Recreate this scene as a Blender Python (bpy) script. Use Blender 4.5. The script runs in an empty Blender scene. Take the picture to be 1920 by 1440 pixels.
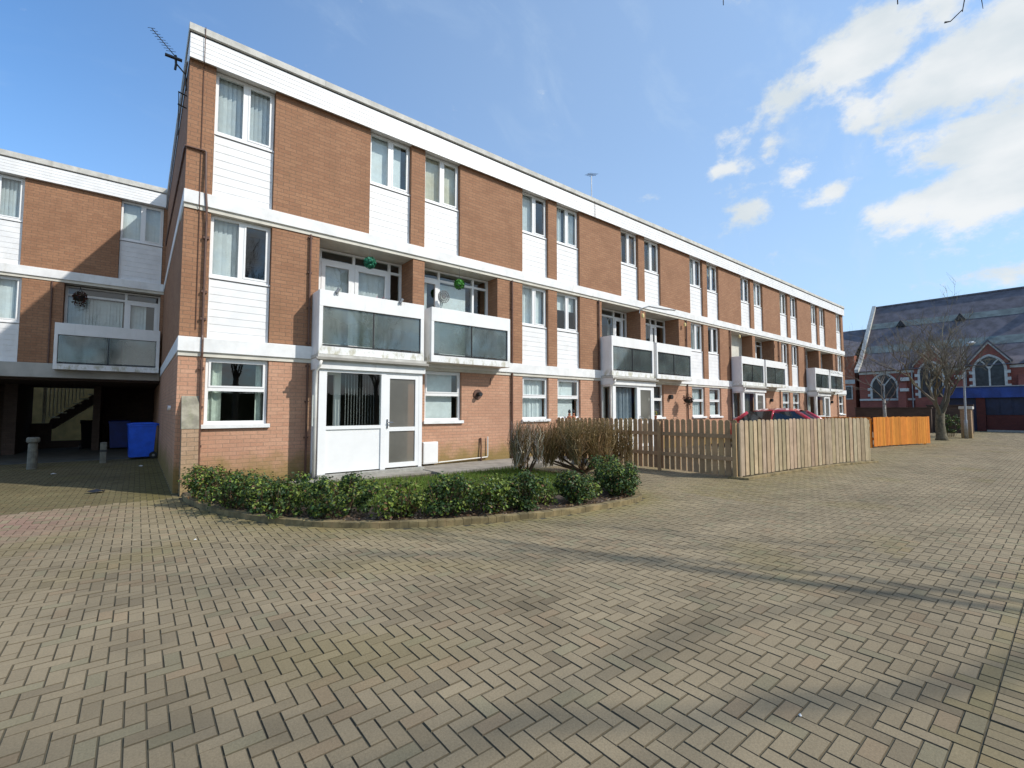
import bpy, math, random
import numpy as np
from mathutils import Vector, Matrix

R = math.radians
scene = bpy.context.scene
COL = scene.collection

# ------------------------------------------------------------------ camera
cam = bpy.data.cameras.new("camera")
cam_o = bpy.data.objects.new("camera", cam)
COL.objects.link(cam_o)
cam.sensor_width = 36.0
cam.lens = 863.52 / 1920 * 36
cam.clip_start = 0.05
cam.clip_end = 3000
cam_o.location = (0, 0, 1.45)
cam_o.rotation_euler = (R(90 + 3.222), 0, R(50.935 - 90))
scene.camera = cam_o

# ------------------------------------------------------------------ sun, sky
SUN = Vector((0.36, -0.50, 0.52)).normalized()
sl = bpy.data.lights.new("sun", 'SUN')
sl.energy = 4.2
sl.angle = R(0.9)
sl.color = (1.0, 0.955, 0.885)
so = bpy.data.objects.new("sun", sl)
so.rotation_euler = SUN.to_track_quat('Z', 'Y').to_euler()
so.location = SUN * 60
COL.objects.link(so)

scene.view_settings.view_transform = 'Standard'
scene.view_settings.look = 'None'
scene.view_settings.gamma = 1
scene.view_settings.exposure = 0.0

world = bpy.data.worlds.new("World")
scene.world = world
world.use_nodes = True


class NT:
    """small helper to write node trees"""
    def __init__(s, tree):
        s.t = tree
        tree.nodes.clear()

    def n(s, typ, **kw):
        nd = s.t.nodes.new(typ)
        for k, v in kw.items():
            setattr(nd, k, v)
        return nd

    def link(s, a, b):
        s.t.links.new(a, b)

    def put(s, sock, v):
        if isinstance(v, bpy.types.NodeSocket):
            s.t.links.new(v, sock)
        elif v is not None:
            sock.default_value = v

    def math(s, op, a, b=None, c=None, clamp=False):
        nd = s.n('ShaderNodeMath', operation=op, use_clamp=clamp)
        s.put(nd.inputs[0], a)
        if b is not None: s.put(nd.inputs[1], b)
        if c is not None: s.put(nd.inputs[2], c)
        return nd.outputs[0]

    def mix(s, fac, a, b, blend='MIX'):
        nd = s.n('ShaderNodeMix', data_type='RGBA', blend_type=blend)
        s.put(nd.inputs[0], fac)
        s.put(nd.inputs[6], c4(a))
        s.put(nd.inputs[7], c4(b))
        return nd.outputs[2]

    def noise(s, vec, scale, detail=4, rough=.55, dist=0.0, out=0):
        nd = s.n('ShaderNodeTexNoise')
        if vec is not None: s.link(vec, nd.inputs['Vector'])
        nd.inputs['Scale'].default_value = scale
        nd.inputs['Detail'].default_value = detail
        nd.inputs['Roughness'].default_value = rough
        nd.inputs['Distortion'].default_value = dist
        return nd.outputs[out]

    def ramp(s, fac, lo, hi):
        nd = s.n('ShaderNodeMapRange', interpolation_type='SMOOTHSTEP')
        s.put(nd.inputs[0], fac)
        nd.inputs[1].default_value = lo
        nd.inputs[2].default_value = hi
        return nd.outputs[0]

    def mapping(s, vec, scale=(1, 1, 1), loc=(0, 0, 0), rot=(0, 0, 0)):
        nd = s.n('ShaderNodeMapping')
        s.link(vec, nd.inputs[0])
        nd.inputs['Location'].default_value = loc
        nd.inputs['Rotation'].default_value = rot
        nd.inputs['Scale'].default_value = scale
        return nd.outputs[0]

    def bump(s, h, strength=.3, dist=.01):
        nd = s.n('ShaderNodeBump')
        nd.inputs['Strength'].default_value = strength
        nd.inputs['Distance'].default_value = dist
        s.link(h, nd.inputs['Height'])
        return nd.outputs[0]


def c4(c):
    if isinstance(c, (tuple, list)) and len(c) == 3:
        return (c[0], c[1], c[2], 1)
    return c


def build_world():
    w = NT(world.node_tree)
    sky = w.n('ShaderNodeTexSky', sky_type='NISHITA')
    sky.sun_disc = False
    sky.sun_elevation = math.asin(SUN.z)
    sky.sun_rotation = math.atan2(SUN.x, SUN.y)
    sky.altitude = 20
    sky.air_density = 1.0
    sky.dust_density = 0.9
    sky.ozone_density = 1.0
    tc = w.n('ShaderNodeTexCoord')
    d = tc.outputs['Generated']
    sep = w.n('ShaderNodeSeparateXYZ')
    w.link(d, sep.inputs[0])
    X, Y, Z = sep.outputs
    az = w.math('ARCTAN2', Y, X)
    el = w.math('ARCSINE', Z)
    # clouds placed by compass direction and height, in degrees: (azimuth, elevation, half width, half height, tilt, weight)
    blobs = [(11, 32.8, 8, 3.2, -14, 1.0), (18.5, 31.3, 6, 2.2, -22, .8), (4, 28.3, 7, 4.2, 0, 1.1), (-4, 26, 9, 8, 0, 1.2),
             (5, 22.6, 7, 2.8, 8, 1.05), (9.8, 18.6, 4.6, 2.2, 0, .95), (3.5, 18.8, 7, 3.0, 0, 1.2), (26, 25.8, 2.6, .9, 0, .62),
             (23.1, 21.1, 2.2, 1.4, 0, .72), (18.2, 23.8, 1.8, 1.2, 0, .62), (15, 21.8, 2.8, 1.0, -12, .6), (21.1, 27.5, 1.3, 1.3, 0, .5),
             (12.8, 27.6, 2.2, 1.8, 0, .66), (3, 11.6, 4.5, 2.0, 0, .7), (34.7, 24.4, 2.2, .7, 0, .38), (24, 40.5, 3, 1.6, 0, .5),
             (70, 43, 8, 2, 0, .42), (-14, 16, 14, 10, 0, 1.0), (-30, 30, 22, 10, 0, .8), (17, 21.3, 3, 2, 0, .4)]
    tot = None
    for (a, e, wa, he, tilt, wt) in blobs:
        da = w.math('MULTIPLY', w.math('SUBTRACT', az, R(a)), math.cos(R(e)))
        de = w.math('SUBTRACT', el, R(e))
        ct, st = math.cos(R(tilt)), math.sin(R(tilt))
        u = w.math('ADD', w.math('MULTIPLY', da, ct / R(wa)), w.math('MULTIPLY', de, st / R(wa)))
        v = w.math('ADD', w.math('MULTIPLY', da, -st / R(he)), w.math('MULTIPLY', de, ct / R(he)))
        q = w.math('ADD', w.math('MULTIPLY', u, u), w.math('MULTIPLY', v, v))
        g = w.math('MULTIPLY', w.math('EXPONENT', w.math('MULTIPLY', q, -0.9)), wt)
        tot = g if tot is None else w.math('MAXIMUM', tot, g)
    nz = w.noise(w.mapping(d, (1, 1, 1.5)), 6.5, 10, .62, .15)
    nz2 = w.noise(w.mapping(d, (1, 1, 1.4), (3, 1, 2)), 19.0, 8, .65, .1)
    # the half of the sky opposite the building is well clouded, as its windows show
    back = w.math('MULTIPLY', w.ramp(w.math('MULTIPLY', Y, -1.0), 0.1, .6), .62)
    tot = w.math('MAXIMUM', tot, back)
    dens = w.math('ADD', tot, w.math('ADD', w.math('MULTIPLY', w.math('SUBTRACT', nz, .5), 1.9),
                                     w.math('MULTIPLY', w.math('SUBTRACT', nz2, .5), 1.25)))
    cov = w.math('MULTIPLY', w.ramp(dens, .30, .80), .95)
    # thin veil so that the blue lightens to the right of the sky
    veil = w.math('MULTIPLY', w.ramp(X, -.45, .85), .42)
    hz = w.math('MULTIPLY', w.ramp(Z, .55, .0), .30)
    veil = w.math('ADD', veil, hz, clamp=True)
    skyc = w.mix(1.0, sky.outputs[0], (1.16, 1.86, 2.42), 'MULTIPLY')
    cir = w.ramp(w.noise(w.mapping(d, (1.2, 4.5, 3.0), (2, 0, 1), (.3, .2, .6)), 2.6, 6, .6, .6), .50, .78)
    veil = w.math('ADD', veil, w.math('MULTIPLY', cir, .13), clamp=True)
    skyc = w.mix(veil, skyc, (5.9, 7.5, 9.3))
    shade = w.ramp(w.noise(w.mapping(d, (1, 1, 2.2), (5, 2, 1)), 6.0, 5, .5), .35, .68)
    cl = w.mix(shade, (7.1, 7.75, 8.1), (9.1, 9.3, 9.35))
    col = w.mix(cov, skyc, cl)
    bg = w.n('ShaderNodeBackground')
    w.link(col, bg.inputs[0])
    bg.inputs[1].default_value = 0.1
    out = w.n('ShaderNodeOutputWorld')
    w.link(bg.outputs[0], out.inputs[0])


build_world()

# ------------------------------------------------------------------ materials
MATS = {}


def new_mat(name):
    m = bpy.data.materials.new(name)
    m.use_nodes = True
    t = NT(m.node_tree)
    out = t.n('ShaderNodeOutputMaterial')
    b = t.n('ShaderNodeBsdfPrincipled')
    t.link(b.outputs[0], out.inputs[0])
    MATS[name] = m
    t.out = out
    return m, t, b


def pos(t):
    return t.n('ShaderNodeNewGeometry').outputs['Position']


def simple(name, col, rough=.6, var=.12, scale=6, metal=0, spec=.5, bump=0, bscale=60, dirt=None, coat=0):
    """colour with uneven tone, grime and optional fine bump"""
    m, t, b = new_mat(name)
    p = pos(t)
    n1 = t.noise(p, scale, 6, .6)
    lo = tuple(max(0, c * (1 - var * 1.6)) for c in col)
    hi = tuple(min(1, c * (1 + var)) for c in col)
    c = t.mix(t.ramp(n1, .3, .7), lo, hi)
    if dirt:
        n2 = t.noise(t.mapping(p, (1, 1, .25)), 5, 5, .65)
        c = t.mix(t.math('MULTIPLY', t.ramp(n2, .52, .8), dirt[1]), c, dirt[0])
    t.link(c, b.inputs['Base Color'])
    b.inputs['Roughness'].default_value = rough
    b.inputs['Metallic'].default_value = metal
    b.inputs['Specular IOR Level'].default_value = spec
    b.inputs['Coat Weight'].default_value = coat
    if bump:
        t.link(t.bump(t.noise(p, bscale, 3, .6), bump, .004), b.inputs['Normal'])
    return m


def brick_mat(name, c1, c2, mortar, moss=.0, mossz=(.1, .7), bw=.225, bh=.075, ms=.012, stain=(.16, .10, .055), bump=.5):
    m, t, b = new_mat(name)
    uv = t.n('ShaderNodeUVMap').outputs[0]
    bt = t.n('ShaderNodeTexBrick')
    t.link(uv, bt.inputs['Vector'])
    bt.inputs['Scale'].default_value = 1
    bt.inputs['Brick Width'].default_value = bw
    bt.inputs['Row Height'].default_value = bh
    bt.inputs['Mortar Size'].default_value = ms / 2
    bt.inputs['Mortar Smooth'].default_value = .25
    bt.inputs['Bias'].default_value = 0
    bt.inputs['Color1'].default_value = c4(c1)
    bt.inputs['Color2'].default_value = c4(c2)
    bt.inputs['Mortar'].default_value = c4(mortar)
    p = pos(t)
    n1 = t.noise(p, 1.1, 5, .6)
    n2 = t.noise(p, 26, 4, .7)
    n3 = t.noise(t.mapping(p, (1, 1, .3)), 2.3, 5, .6)
    c = t.mix(.45, bt.outputs[0], t.mix(t.ramp(n2, .25, .75), (.35, .35, .35), (.68, .66, .64)), 'OVERLAY')
    c = t.mix(t.math('MULTIPLY', t.ramp(n1, .35, .72), .42), c, tuple(x * .72 for x in c2))
    c = t.mix(t.math('MULTIPLY', t.ramp(n3, .56, .8), .32), c, stain)
    if moss:
        sp = t.n('ShaderNodeSeparateXYZ')
        t.link(p, sp.inputs[0])
        zz = t.math('ADD', sp.outputs[2], t.math('MULTIPLY', t.math('SUBTRACT', t.noise(p, 3, 5, .6), .5), 1.0))
        c = t.mix(t.math('MULTIPLY', t.ramp(zz, mossz[1], mossz[0]), moss), c, (.19, .15, .035))
    t.link(c, b.inputs['Base Color'])
    b.inputs['Roughness'].default_value = .88
    b.inputs['Specular IOR Level'].default_value = .25
    h = t.math('ADD', t.math('MULTIPLY', bt.outputs['Fac'], -1.0), t.math('MULTIPLY', n2, .5))
    t.link(t.bump(h, bump, .008), b.inputs['Normal'])
    return m


def balcony_mat():
    m, t, b = new_mat('balcony_paint')
    p = pos(t)
    sp = t.n('ShaderNodeSeparateXYZ')
    t.link(p, sp.inputs[0])
    n = t.noise(t.mapping(p, (1, 1, .5)), 7, 6, .7)
    c = t.mix(t.ramp(t.noise(p, 2.5, 5, .6), .3, .7), (.74, .74, .72), (.81, .81, .80))
    low = t.math('MULTIPLY', t.ramp(sp.outputs[2], 2.86, 2.62), t.ramp(n, .44, .66))
    c = t.mix(t.math('MULTIPLY', low, .75), c, (.36, .33, .19))
    streak = t.math('MULTIPLY', t.ramp(t.noise(t.mapping(p, (5, 5, .35)), 3, 5, .7), .56, .76), .30)
    c = t.mix(streak, c, (.42, .40, .34))
    t.link(c, b.inputs['Base Color'])
    b.inputs['Roughness'].default_value = .6
    return m


def glass_mat(name, tint=(.9, .95, .95), refl=1.5, rough=0.0, veil=0.0, veilcol=(.5, .55, .55)):
    m = bpy.data.materials.new(name)
    m.use_nodes = True
    t = NT(m.node_tree)
    out = t.n('ShaderNodeOutputMaterial')
    tr = t.n('ShaderNodeBsdfTransparent')
    tr.inputs[0].default_value = c4(tint)
    gl = t.n('ShaderNodeBsdfGlossy')
    gl.inputs['Roughness'].default_value = rough
    lw = t.n('ShaderNodeLayerWeight')
    lw.inputs[0].default_value = .5
    f0 = ((refl - 1) / (refl + 1)) ** 2 * 1.7
    fres = t.math('ADD', t.math('MULTIPLY', t.math('POWER', lw.outputs['Facing'], 4.0), 1 - f0), f0)
    # slight waviness of old glazing
    nb = t.bump(t.noise(pos(t), .9, 1, .4), .012, .05)
    t.link(nb, gl.inputs['Normal'])
    base = tr.outputs[0]
    if veil:
        df = t.n('ShaderNodeBsdfDiffuse')
        df.inputs[0].default_value = c4(veilcol)
        tl = t.n('ShaderNodeBsdfTranslucent')
        tl.inputs[0].default_value = c4(veilcol)
        a = t.n('ShaderNodeMixShader')
        a.inputs[0].default_value = .45
        t.link(df.outputs[0], a.inputs[1]); t.link(tl.outputs[0], a.inputs[2])
        b = t.n('ShaderNodeMixShader')
        nz = t.ramp(t.noise(pos(t), 1.1, 4, .5), .3, .75)
        t.link(t.math('ADD', t.math('MULTIPLY', nz, .3), veil - .15), b.inputs[0])
        t.link(base, b.inputs[1]); t.link(a.outputs[0], b.inputs[2])
        base = b.outputs[0]
    mx = t.n('ShaderNodeMixShader')
    t.link(fres, mx.inputs[0])
    t.link(base, mx.inputs[1]); t.link(gl.outputs[0], mx.inputs[2])
    t.link(mx.outputs[0], out.inputs[0])
    MATS[name] = m
    return m


def attr_mat(name, rough=.8, spec=.3, nscale=40, nvar=.35, bump=0, trans=0, coat=0, grain=None, broad=None):
    """colour from the per-face attribute 'tone', with fine noise on it"""
    m, t, b = new_mat(name)
    at = t.n('ShaderNodeAttribute', attribute_name='tone')
    p = pos(t)
    if grain: p = t.mapping(p, grain)
    n = t.noise(p, nscale, 4, .7)
    k = t.math('ADD', t.math('MULTIPLY', t.math('SUBTRACT', n, .5), nvar * 2), 1.0)
    if broad:
        k = t.math('MULTIPLY', k, t.math('ADD', t.math('MULTIPLY', t.math('SUBTRACT', t.noise(pos(t), broad[0], 6, .65, .4), .5), broad[1] * 2), 1.0))
    vm = t.n('ShaderNodeVectorMath', operation='SCALE')
    t.link(at.outputs['Color'], vm.inputs[0])
    t.link(k, vm.inputs[3])
    t.link(vm.outputs[0], b.inputs['Base Color'])
    b.inputs['Roughness'].default_value = rough
    b.inputs['Specular IOR Level'].default_value = spec
    b.inputs['Coat Weight'].default_value = coat
    if trans:
        b.inputs['Transmission Weight'].default_value = 0
        tl = t.n('ShaderNodeBsdfTranslucent')
        t.link(vm.outputs[0], tl.inputs[0])
        mx = t.n('ShaderNodeMixShader')
        mx.inputs[0].default_value = trans
        t.link(b.outputs[0], mx.inputs[1]); t.link(tl.outputs[0], mx.inputs[2])
        t.link(mx.outputs[0], t.out.inputs[0])
    if bump:
        t.link(t.bump(n, bump, .004), b.inputs['Normal'])
    return m


M_BRICK = brick_mat('brick_upper', (.362, .196, .113), (.305, .158, .091), (.205, .135, .090), moss=.0)
M_BRICKG = brick_mat('brick_ground', (.540, .312, .208), (.480, .262, .170), (.33, .225, .155), moss=.75, mossz=(.12, .75))
M_BUTT = brick_mat('brick_buttress', (.39, .265, .175), (.33, .215, .135), (.22, .165, .11), moss=.5, mossz=(-.1, .9))
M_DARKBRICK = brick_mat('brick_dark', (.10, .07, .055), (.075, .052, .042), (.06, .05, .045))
M_CHURCHBRICK = brick_mat('brick_church', (.32, .095, .065), (.25, .075, .055), (.20, .13, .11))
M_MAROON = brick_mat('brick_maroon', (.12, .035, .028), (.09, .028, .024), (.07, .04, .035))
M_ORANGEBRICK = brick_mat('brick_terrace', (.42, .13, .07), (.34, .10, .05), (.30, .2, .15))
M_WHITE = simple('white_paint', (.78, .78, .765), .6, .07, 2.5, dirt=((.44, .41, .33), .30), bump=.08, bscale=30)
M_BALC = balcony_mat()
M_UPVC = simple('white_plastic', (.82, .82, .81), .35, .02, 3, dirt=((.6, .58, .52), .08))
M_CLAD = simple('white_cladding', (.78, .78, .775), .5, .05, 3, dirt=((.52, .49, .41), .26))
M_CREAM = simple('cream_paint', (.62, .59, .51), .7, .08, 3, dirt=((.35, .31, .22), .3))
M_GREYSOFF = simple('grey_soffit', (.40, .38, .34), .8, .1, 2, dirt=((.2, .18, .14), .3))
M_COPING = simple('roof_coping', (.52, .505, .46), .8, .12, 4, dirt=((.27, .25, .2), .5))
M_ROOFFELT = simple('roof_felt', (.16, .155, .15), .9, .2, 3)
M_PIPE = simple('brown_pipe', (.115, .055, .035), .5, .15, 9)
M_PIPEW = simple('white_pipe', (.72, .70, .65), .45, .06, 6, dirt=((.4, .36, .25), .3))
M_STRIPSHADOW = simple('strip_shadow', (.03, .028, .025), .9, .1)
M_DARKMETAL = simple('dark_metal', (.035, .037, .04), .45, .15, 12, metal=.4)
M_ALU = simple('grey_metal', (.33, .34, .35), .45, .12, 12, metal=.6)
M_BLIND = simple('blind_fabric', (.72, .74, .74), .85, .05, 8)
M_CURTAIN = simple('curtain_fabric', (.50, .54, .46), .9, .1, 12)
M_CURTAIND = simple('dark_curtain', (.20, .20, .19), .9, .2, 12)
M_CREAMB = simple('cream_blind', (.66, .60, .47), .85, .06, 8)
M_CURTWARM = simple('warm_curtain', (.42, .25, .15), .9, .12, 12)
M_CURTBLUE = simple('blue_grey_curtain', (.30, .34, .40), .9, .1, 12)
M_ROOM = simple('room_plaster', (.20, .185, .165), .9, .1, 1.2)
M_CONC = simple('concrete', (.33, .32, .285), .9, .14, 7, bump=.3, dirt=((.18, .19, .11), .5))
M_CONCD = simple('shaded_dirty_concrete', (.17, .165, .135), .9, .2, 9, bump=.3, dirt=((.10, .11, .06), .6))  # bollard concrete with shading put into its base colour, dirt on top
M_CAPC = simple('mossy_concrete', (.30, .275, .21), .92, .2, 6, bump=.4, dirt=((.17, .20, .07), .5))
M_PATH = simple('path_concrete', (.28, .255, .215), .92, .16, 3.5, bump=.3, dirt=((.16, .15, .09), .6))
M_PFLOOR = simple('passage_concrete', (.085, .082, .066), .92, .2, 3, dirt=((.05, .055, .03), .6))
M_BLUEBIND = simple('shaded_blue_plastic', (.004, .020, .17), .5, .15, 4)  # darker copy of the bin blue, with the passage shade painted in
M_SOIL = simple('soil', (.072, .050, .034), .95, .35, 14, bump=.8, bscale=40)
M_LAWN = simple('lawn_base', (.060, .085, .018), .95, .3, 6, bump=.6)
M_GLASS = glass_mat('window_glass', (.86, .92, .91), 1.62)
M_GLASSD = glass_mat('porch_glass', (.82, .87, .84), 1.5)
M_FROST = glass_mat('balcony_glass', (.36, .41, .38), 1.8, .045, .30, (.36, .42, .39))
M_OBSC = glass_mat('obscured_glass', (.5, .5, .46), 1.45, .25, .72, (.33, .32, .28))
M_LEAF = attr_mat('leaf', .5, .35, 30, .25, trans=.22)
M_REFLHEDGE = attr_mat('reflection_hedge_leaf', .9, .08, 20, .3)
M_GRASS = attr_mat('grass_blade', .7, .25, 10, .2, trans=.35)
M_TWIG = attr_mat('twig_bark', .9, .15, 30, .4)
M_BARK = simple('tree_bark', (.135, .115, .075), .95, .3, 9, bump=.8, bscale=30, dirt=((.10, .12, .04), .6))
M_BARKPALE = simple('pale_bark', (.30, .28, .25), .9, .25, 12, bump=.5)
M_PAVER = attr_mat('paving_block', .9, .15, 95, .42, bump=.5, broad=(1.1, .32))
M_WOOD = attr_mat('weathered_board', .88, .15, 9, .48, bump=.35, grain=(9, 9, .8), broad=(4.5, .38))
M_STAIN = attr_mat('stained_board', .7, .2, 9, .35, bump=.25, grain=(9, 9, .8), broad=(3.5, .22))
M_BLUEBIN = simple('blue_bin_plastic', (.018, .115, .72), .42, .12, 4)
M_BLACKBIN = simple('black_bin_plastic', (.004, .004, .0045), .9, .15, 5, spec=.1)
M_RUBBER = simple('rubber', (.02, .02, .02), .8, .1)
M_RED = simple('red_car_paint', (.55, .014, .03), .18, .06, 3, coat=1)
M_CARGLASS = simple('car_glass', (.02, .025, .028), .05, .1, spec=.9)
M_CHROME = simple('bright_metal', (.6, .6, .6), .2, .05, metal=1)
M_LAMPG = simple('lamp_lens', (.6, .62, .62), .2, .05)
M_REDLENS = simple('red_lens', (.4, .01, .01), .2, .05)
M_SLATE = simple('church_slate', (.130, .115, .126), .9, .22, 1.2, bump=.3, bscale=8)
M_SLATEG = simple('green_slate', (.155, .18, .17), .9, .2, 1.5)
M_VENT = simple('dark_slate', (.035, .037, .04), .9, .2, 2)
M_STONE = simple('pale_stone', (.52, .50, .45), .85, .12, 4)
M_LEAD = simple('church_glass', (.020, .024, .026), .3, .5, 3)
M_BLUEP = simple('blue_panel', (.016, .055, .25), .5, .2, 1.5)
M_BLUED = simple('dark_blue_panel', (.010, .018, .055), .5, .3, 1.5)
M_TERRAC = simple('terracotta', (.38, .14, .07), .8, .15, 9)
M_MOSSKERB = simple('kerb_brick', (.235, .18, .085), .92, .28, 5, bump=.5, dirt=((.30, .17, .10), .5))
M_STAIRW = simple('stair_render', (.78, .62, .28), .9, .12, 2.2, dirt=((.25, .2, .1), .4))
M_TREAD = simple('stair_tread', (.80, .74, .55), .8, .1, 6)
M_ROAD = simple('far_ground', (.25, .235, .20), .92, .12, .5)
M_JOINT = simple('joint_sand', (.085, .075, .047), .95, .35, 1.3)
M_TOPIARY = attr_mat('topiary_plastic', .5, .4, 30, .2)
M_PLAQ = simple('plaque_metal', (.16, .165, .17), .6, .15, 12)
M_PAPER = simple('scrap_paper', (.72, .72, .70), .8, .05)
M_BAG = simple('black_bag', (.015, .015, .018), .35, .2)


# ------------------------------------------------------------------ mesh building
class MB:
    def __init__(s):
        s.v, s.f, s.c = [], [], []

    def face(s, pts, c=None):
        i = len(s.v)
        s.v.extend([tuple(p) for p in pts])
        s.f.append(tuple(range(i, i + len(pts))))
        s.c.append(c)

    def box(s, x0, x1, y0, y1, z0, z1, c=None):
        if x1 < x0: x0, x1 = x1, x0
        if y1 < y0: y0, y1 = y1, y0
        if z1 < z0: z0, z1 = z1, z0
        i = len(s.v)
        s.v.extend([(x0, y0, z0), (x1, y0, z0), (x1, y1, z0), (x0, y1, z0),
                    (x0, y0, z1), (x1, y0, z1), (x1, y1, z1), (x0, y1, z1)])
        for q in ((3, 2, 1, 0), (4, 5, 6, 7), (0, 1, 5, 4), (1, 2, 6, 5), (2, 3, 7, 6), (3, 0, 4, 7)):
            s.f.append(tuple(i + k for k in q))
            s.c.append(c)

    def obox(s, p, ax, ay, az, c=None):
        """box from corner p along three edge vectors"""
        p, ax, ay, az = Vector(p), Vector(ax), Vector(ay), Vector(az)
        q = [p, p + ax, p + ax + ay, p + ay]
        q = q + [a + az for a in q]
        i = len(s.v)
        s.v.extend([tuple(a) for a in q])
        for k in ((3, 2, 1, 0), (4, 5, 6, 7), (0, 1, 5, 4), (1, 2, 6, 5), (2, 3, 7, 6), (3, 0, 4, 7)):
            s.f.append(tuple(i + j for j in k))
            s.c.append(c)

    def prism(s, prof, axis, a0, a1, c=None):
        """extrude a closed 2-D profile along an axis: 'x' profile is (y,z), 'y' is (x,z), 'z' is (x,y)"""
        def P(q, a):
            return {'x': (a, q[0], q[1]), 'y': (q[0], a, q[1]), 'z': (q[0], q[1], a)}[axis]
        n = len(prof)
        i = len(s.v)
        s.v.extend([P(q, a0) for q in prof] + [P(q, a1) for q in prof])
        for k in range(n):
            j = (k + 1) % n
            s.f.append((i + k, i + j, i + n + j, i + n + k)); s.c.append(c)
        s.f.append(tuple(i + k for k in range(n))[::-1]); s.c.append(c)
        s.f.append(tuple(i + n + k for k in range(n))); s.c.append(c)

    def tube(s, pts, rad, n=6, c=None, cap=True):
        pts = [Vector(p) for p in pts]
        if not isinstance(rad, (list, tuple)): rad = [rad] * len(pts)
        t0 = (pts[1] - pts[0]).normalized()
        u = t0.orthogonal().normalized()
        i = len(s.v)
        for k, p in enumerate(pts):
            if k == 0: t = pts[1] - pts[0]
            elif k == len(pts) - 1: t = pts[k] - pts[k - 1]
            else: t = pts[k + 1] - pts[k - 1]
            t.normalize()
            u = (u - t * u.dot(t))
            u = u.normalized() if u.length > 1e-6 else t.orthogonal().normalized()
            w = t.cross(u)
            for a in range(n):
                an = 2 * math.pi * a / n
                s.v.append(tuple(p + (u * math.cos(an) + w * math.sin(an)) * rad[k]))
        for k in range(len(pts) - 1):
            for a in range(n):
                b = (a + 1) % n
                s.f.append((i + k * n + a, i + k * n + b, i + (k + 1) * n + b, i + (k + 1) * n + a)); s.c.append(c)
        if cap:
            s.f.append(tuple(i + a for a in range(n))[::-1]); s.c.append(c)
            e = i + (len(pts) - 1) * n
            s.f.append(tuple(e + a for a in range(n))); s.c.append(c)

    def lathe(s, c0, prof, n=16, c=None):
        """prof: (radius, z) from bottom to top round the vertical through c0"""
        i = len(s.v)
        for r, z in prof:
            for a in range(n):
                an = 2 * math.pi * a / n
                s.v.append((c0[0] + r * math.cos(an), c0[1] + r * math.sin(an), c0[2] + z))
        for k in range(len(prof) - 1):
            for a in range(n):
                b = (a + 1) % n
                s.f.append((i + k * n + a, i + k * n + b, i + (k + 1) * n + b, i + (k + 1) * n + a)); s.c.append(c)
        s.f.append(tuple(i + a for a in range(n))[::-1]); s.c.append(c)
        e = i + (len(prof) - 1) * n
        s.f.append(tuple(e + a for a in range(n))); s.c.append(c)

    def build(s, name, mat, parent=None, origin=None, smooth=False, bevel=0):
        org = Vector((0, 0, 0))
        if origin is not None: org = Vector(origin)
        elif parent is not None:
            q = parent
            while q is not None:
                org += q.location
                q = q.parent
        me = bpy.data.meshes.new(name)
        V = np.array(s.v, dtype=np.float64)
        me.from_pydata((V - np.array(org)).tolist(), [], s.f)
        me.materials.append(MATS[mat] if isinstance(mat, str) else mat)
        # uv in metres by dominant direction, in world coordinates
        nl = len(me.loops)
        vi = np.empty(nl, dtype=np.int32)
        me.loops.foreach_get('vertex_index', vi)
        npoly = len(me.polygons)
        nor = np.empty(npoly * 3)
        me.polygons.foreach_get('normal', nor)
        nor = np.abs(nor.reshape(-1, 3))
        tot = np.empty(npoly, dtype=np.int32)
        me.polygons.foreach_get('loop_total', tot)
        dom = np.repeat(np.argmax(nor * np.array([1, 1, 1.02]), axis=1), tot)
        P = V[vi]
        uv = np.where((dom == 0)[:, None], P[:, [1, 2]], np.where((dom == 1)[:, None], P[:, [0, 2]], P[:, [0, 1]]))
        ul = me.uv_layers.new(name='UVMap')
        ul.data.foreach_set('uv', uv.astype(np.float32).ravel())
        if any(c is not None for c in s.c):
            at = me.attributes.new('tone', 'FLOAT_COLOR', 'CORNER')
            cc = np.array([(c[0], c[1], c[2], 1) if c is not None else (.5, .5, .5, 1) for c in s.c], dtype=np.float32)
            at.data.foreach_set('color', np.repeat(cc, tot, axis=0).ravel())
        if smooth:
            me.polygons.foreach_set('use_smooth', [True] * npoly)
        me.update()
        o = bpy.data.objects.new(name, me)
        COL.objects.link(o)
        if parent is not None: o.parent = parent
        else: o.location = org
        if bevel:
            md = o.modifiers.new('bevel', 'BEVEL')
            md.width = bevel
            md.segments = 2
            md.limit_method = 'ANGLE'
            md.angle_limit = R(40)
        return o


def thing(name, label, cat, loc=(0, 0, 0), group=None, rz=0):
    o = bpy.data.objects.new(name, None)
    o.empty_display_size = .2
    COL.objects.link(o)
    o.location = loc
    o.rotation_euler = (0, 0, rz)
    o['label'] = label
    o['category'] = cat
    if group: o['group'] = group
    return o


def tag(o, label, cat, group=None):
    o['label'] = label
    o['category'] = cat
    if group: o['group'] = group
    return o


def structure(o):
    o['kind'] = 'structure'
    return o


def stuff(o, label=None, cat=None):
    o['kind'] = 'stuff'
    if label: o['label'] = label
    if cat: o['category'] = cat
    return o


def copy_tree(o, parent=None):
    c = o.copy()
    COL.objects.link(c)
    if parent is not None: c.parent = parent
    for ch in list(o.children):
        copy_tree(ch, c)
    return c


rng = random.Random(7)


def jit(c, a=.12, r=rng):
    k = 1 + r.uniform(-a, a)
    return tuple(max(0, x * k * (1 + r.uniform(-a, a) * .25)) for x in c)


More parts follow.
